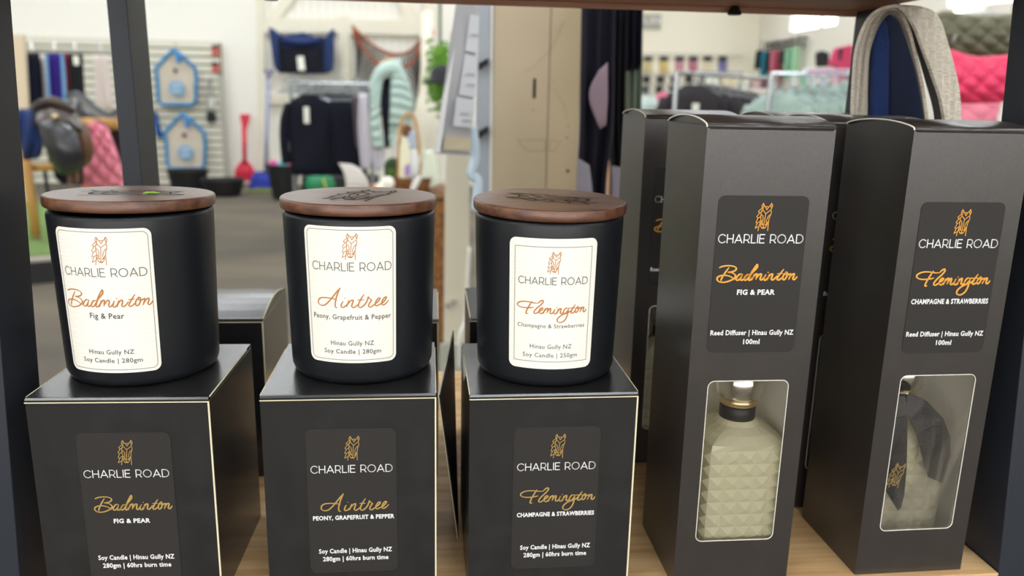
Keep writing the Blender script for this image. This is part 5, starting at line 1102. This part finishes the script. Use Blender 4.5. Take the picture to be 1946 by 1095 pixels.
# white pedestal-like carved post behind, plant, dark hat
obj_ = thing('floor_lamp_post', 'cream turned post standing right of the hay net', 'post', tuple(at(812, 300, 11.0).xy) + (0,))
pr = at(812, 300, 10.5); bm = B(); lathe(bm, [(0.16, 0.0), (0.16, 0.3), (0.12, 0.36), (0.13, 0.7), (0.19, 0.95), (0.13, 1.2), (0.10, 1.35), (0.08, 1.6), (0.07, 2.3)], pr.x, 10.5, 24); bmesh.ops.translate(bm, verts=bm.verts, vec=(0, 0, 0.0))
obj('shaft', bm, M_beam, obj_, world=True, smooth=True)
pl = thing('hanging_plant', 'bright green bushy hanging plant beside the leaflet sheet', 'plant', tuple(at(836, 200, 7.0)))
def leaves(n_, x0, x1, y0, y1, Y, s):
    bm = B()
    for i in range(n_):
        p = at(random.gauss((x0 + x1) / 2, (x1 - x0) / 4.2), random.gauss((y0 + y1) / 2, (y1 - y0) / 4.4), Y + random.uniform(-0.12, 0.12)); a = random.uniform(0, 2 * PI); d = Vector((math.cos(a), random.uniform(-.5, .5), math.sin(a))) * s; w = Vector((-d.z, 0.3 * s, d.x)) * 0.45
        v = [bm.verts.new(q) for q in (p - d, p + w * 0.8, p + d, p - w * 0.8)]; v2 = bm.verts.new(p + Vector((0, -0.25 * s, 0)))
        for k in range(4): bm.faces.new([v[k], v[(k + 1) % 4], v2])
    return bm
lv = obj('foliage', leaves(600, 816, 856, 84, 200, 7.0, 0.035), mat('bright_leaf', (112, 168, 52), 0.6, noise=(6, (70, 122, 36), 0.4, 0.7)), pl, world=True); lv['kind'] = 'stuff'
obj('stem', tube(B(), [Vector((at(838, 40, 7.0).x, 7.0, CEIL)), at(836, 180, 7.0)], 0.012, 6), mat('stem_green', (80, 100, 50), 0.7), pl, world=True)
tag(obj('riding_hat', lathe(B(), [(0.0, 0), (0.17, 0.0), (0.17, 0.015), (0.11, 0.03), (0.10, 0.10), (0.06, 0.14), (0.01, 0.15)], at(842, 150, 6.7).x, 6.7, 24, cap=False), mat('hat_black', (24, 24, 26), 0.6), origin=tuple(at(842, 150, 6.7)), smooth=True), 'black brimmed hat half hidden behind the leaflet sheet', 'hat')
bpy.data.objects['riding_hat'].location.z = at(842, 160, 6.7).z; 
for v in bpy.data.objects['riding_hat'].data.vertices: v.co.z += at(842, 150, 6.7).z

# basket table in the middle
wt = thing('basket_table', 'low brown wicker chest carrying the gift baskets, behind the middle candle', 'table', (at(790, 380, 4.2).x, 4.3, 0))
M_wick = mat('brown_wicker', (150, 104, 58), 0.7, noise=(40, (108, 70, 36), 0.4, 0.6), bump=('wave', 60, 0.5, (1, 1, 1)))
zt_ = at(780, 366, 4.2).z; xa_, xb_ = at(702, 366, 4.2).x, at(852, 366, 4.2).x
obj('chest_body', box(B(), xa_, xb_, 4.1, 4.6, 0.06, zt_ - 0.02), M_wick, wt, world=True, bevel=0.02); obj('chest_lid', box(B(), xa_ - 0.01, xb_ + 0.01, 4.09, 4.61, zt_ - 0.02, zt_), M_wick, wt, world=True, bevel=0.01)
for x in (xa_ + 0.03, xb_ - 0.03):
    for y in (4.13, 4.57): obj('foot', box(B(), x - 0.02, x + 0.02, y - 0.02, y + 0.02, 0.0, 0.06), M_wick, wt, world=True)
bk = thing('gift_basket', 'wicker basket with a tall arched handle, wrapped goods inside', 'basket', (at(785, 362, 4.25).x, 4.25, zt_))
bm = B(); R0 = abs(at(815, 360, 4.25).x - at(760, 360, 4.25).x) / 2 + 0.02
def Rg(b, rr, z): return [b.verts.new((rr * math.cos(2 * PI * i / 28), rr * 0.75 * math.sin(2 * PI * i / 28), z)) for i in range(28)]
R = [Rg(bm, R0 * 0.85, 0.001), Rg(bm, R0, 0.06), Rg(bm, R0 * 1.05, 0.075), Rg(bm, R0 * 0.95, 0.07), Rg(bm, R0 * 0.8, 0.01)]
for a, b in zip(R, R[1:]):
    for i in range(28): bm.faces.new([a[i], a[(i + 1) % 28], b[(i + 1) % 28], b[i]])
bm.faces.new(R[0][::-1]); bm.faces.new(R[-1]); obj('basket_bowl', bm, M_wick, bk)
bo = wloc(bk)
obj('handle', tube(B(), crom([at(757, 352, 4.25), at(758, 300, 4.25), at(760, 250, 4.25), at(768, 222, 4.25), at(780, 217, 4.25), at(790, 232, 4.25), at(796, 280, 4.25), at(798, 338, 4.25)], 6), 0.0085, 8), mat('cane_handle', (190, 146, 92), 0.6), bk, world=True, smooth=True)
def blob(name, label, cat, px, Y, thick, m, bev=0.01, base_to=None):
    bm = slab(B(), px, Y, thick)
    o = obj(name, bm, m, origin=tuple(at(sum(p[0] for p in px) / len(px), max(p[1] for p in px), Y)), bevel=bev, seg=3); tag(o, label, cat); return o
blob('shampoo_bottle', 'tall cream bottle standing in the gift basket', 'bottle', [(762, 262), (772, 262), (773, 268), (778, 276), (778, 350), (758, 350), (760, 276), (763, 268)], 4.2, 0.05, mat('pale_cream_plastic', (228, 226, 196), 0.35))
blob('bear_figure', 'brown fluffy tuft above the cream bottle in the gift basket', 'brush', [(762, 244), (770, 236), (780, 238), (786, 250), (778, 262), (764, 260)], 4.32, 0.05, mat('brown_bristle', (120, 88, 62), 0.9, bump=('noise', 200, 1.0)), 0.015)
blob('tissue_paper', 'crumpled white and lime wrapping film filling the right of the basket', 'wrapping', [(806, 286), (820, 284), (828, 300), (836, 330), (838, 352), (812, 362), (792, 352), (800, 320)], 4.24, 0.09, mat('glossy_film', (218, 226, 206), 0.15, bump=('noise', 24, 1.0)), 0.02)
blob('tissue_paper', 'pale wrapping paper bunched in the middle of the gift basket', 'wrapping', [(774, 290), (788, 282), (798, 300), (796, 330), (780, 348), (774, 330)], 4.22, 0.05, mat('pale_paper', (222, 226, 224), 0.4, bump=('noise', 24, 1.0)), 0.015)
blob('lilac_packet', 'small lilac packet beside the cream bottle', 'packet', [(770, 316), (778, 310), (780, 330), (774, 338), (769, 332)], 4.17, 0.02, mat('lilac', (160, 130, 190), 0.5), 0.004)
blob('purse', 'pale blue patterned cloth in the basket below the brown tuft', 'cloth', [(780, 248), (790, 250), (792, 282), (776, 286), (772, 270)], 4.3, 0.04, mat('pale_blue_cloth', (186, 200, 222), 0.6), 0.012)
blob('paper_tube', 'white paper tube leaning across the basket front', 'tube', [(786, 342), (796, 332), (802, 340), (790, 362), (778, 364)], 4.1, 0.03, M_creamw, 0.01)
for x, y, lab in ((737, 344, 'round white bath ball at the left of the gift basket'), (724, 358, 'smaller white ball on the wicker chest, beside the round white one')):
    c = at(x, y, 4.15); r0 = 0.035 if y == 344 else 0.028; c.z = max(c.z, zt_ + r0 + 0.001) if y != 344 else zt_ + 0.052; bm = B(); bmesh.ops.create_uvsphere(bm, u_segments=18, v_segments=12, radius=r0, matrix=Matrix.Translation(c)); tag(obj('bath_ball', bm, mat('chalk_white', (244, 240, 230), 0.8), origin=tuple(c), smooth=True), lab, 'ball')
blob('soap_block', 'orange-brown disc lying at the left end of the wicker chest', 'soap', [(704, 352), (724, 350), (728, 358), (706, 360)], 4.2, 0.06, mat('amber_soap', (196, 132, 74), 0.4), 0.008)
# ribbed white fan-like rack
wr = thing('ribbed_rack', 'curved white ribbed plastic sheet standing left of the gift basket', 'rack', tuple(at(680, 364, 4.5)))
obj('ribbed_sheet', patch(B(), [([(643, 310), (668, 312), (684, 320)], 4.5), ([(652, 326), (672, 326), (694, 334)], 4.47), ([(657, 346), (680, 346), (702, 350)], 4.45), ([(658, 372), (680, 372), (706, 374)], 4.45)], 12, 16, lambda u, v: 0.006 * math.sin(40 * v), 0.02), mat('ribbed_white', (214, 210, 204), 0.4), wr, smooth=True, world=True)
wrp = at(680, 364, 4.45)
obj('stand_leg', tube(B(), [Vector((wrp.x, 4.46, 0.0)), at(680, 370, 4.46)], 0.01, 6), M_sil, wr, world=True)
blob('folded_towel', 'pale blue-white folded cloths on the dark crate under the dark shirts', 'cloth', [(578, 314), (626, 314), (628, 336.5), (580, 336.5)], 10.85, 0.3, mat('pale_linen', (188, 196, 214), 0.8), 0.03)
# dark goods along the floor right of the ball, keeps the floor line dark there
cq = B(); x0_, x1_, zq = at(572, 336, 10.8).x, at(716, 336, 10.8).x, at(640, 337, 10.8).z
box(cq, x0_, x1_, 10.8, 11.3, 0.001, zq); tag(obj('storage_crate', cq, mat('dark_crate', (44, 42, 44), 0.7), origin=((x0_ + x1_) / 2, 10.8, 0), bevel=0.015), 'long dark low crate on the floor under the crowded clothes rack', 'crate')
slat_item('green_pot', 'dark green leafy pot behind the gift basket handle', 'pot', [(728, 306), (756, 300), (760, 361), (732, 361)], 4.57, mat('dark_green_pot', (44, 66, 40), 0.8, noise=(14, (90, 130, 50), 0.5, 0.7)), th=0.15, bev=0.03)

# supports for hung goods
gr2 = thing('garment_arm', 'chrome arm above the frame line that carries the riding leggings', 'rail', tuple(at(1160, -42, 1.4)))
for y_ in (1.28, 1.36, 1.45, 1.5): pass
obj('bar', tube(B(), [at(1104, -44, 1.30), at(1226, -44, 1.52)], 0.008, 8), M_hang, gr2, world=True)
obj('bar', tube(B(), [at(1104, -44, 1.30), at(1098, -44, 1.56)], 0.008, 8), M_hang, gr2, world=True)
pr2 = thing('pad_rack', 'tall steel rack upright behind the hanging quilted saddle pads', 'rack', (at(1935, 100, 3.45).x, 3.45, 0))
q = at(1935, 0, 3.45)
obj('upright', tube(B(), [Vector((q.x, 3.45, 0)), Vector((q.x, 3.45, 2.2))], 0.02, 8), M_sil, pr2, world=True)
for y_ in (20, 94, 190):
    a = at(1790, y_ + 8, 3.36); c = at(1960, y_ + 8, 3.36); obj('arm', tube(B(), [a, c], 0.01, 8), M_sil, pr2, world=True)
    obj('arm', tube(B(), [Vector((q.x, 3.45, c.z)), Vector((q.x, 3.36, c.z))], 0.01, 8), M_sil, pr2, world=True)
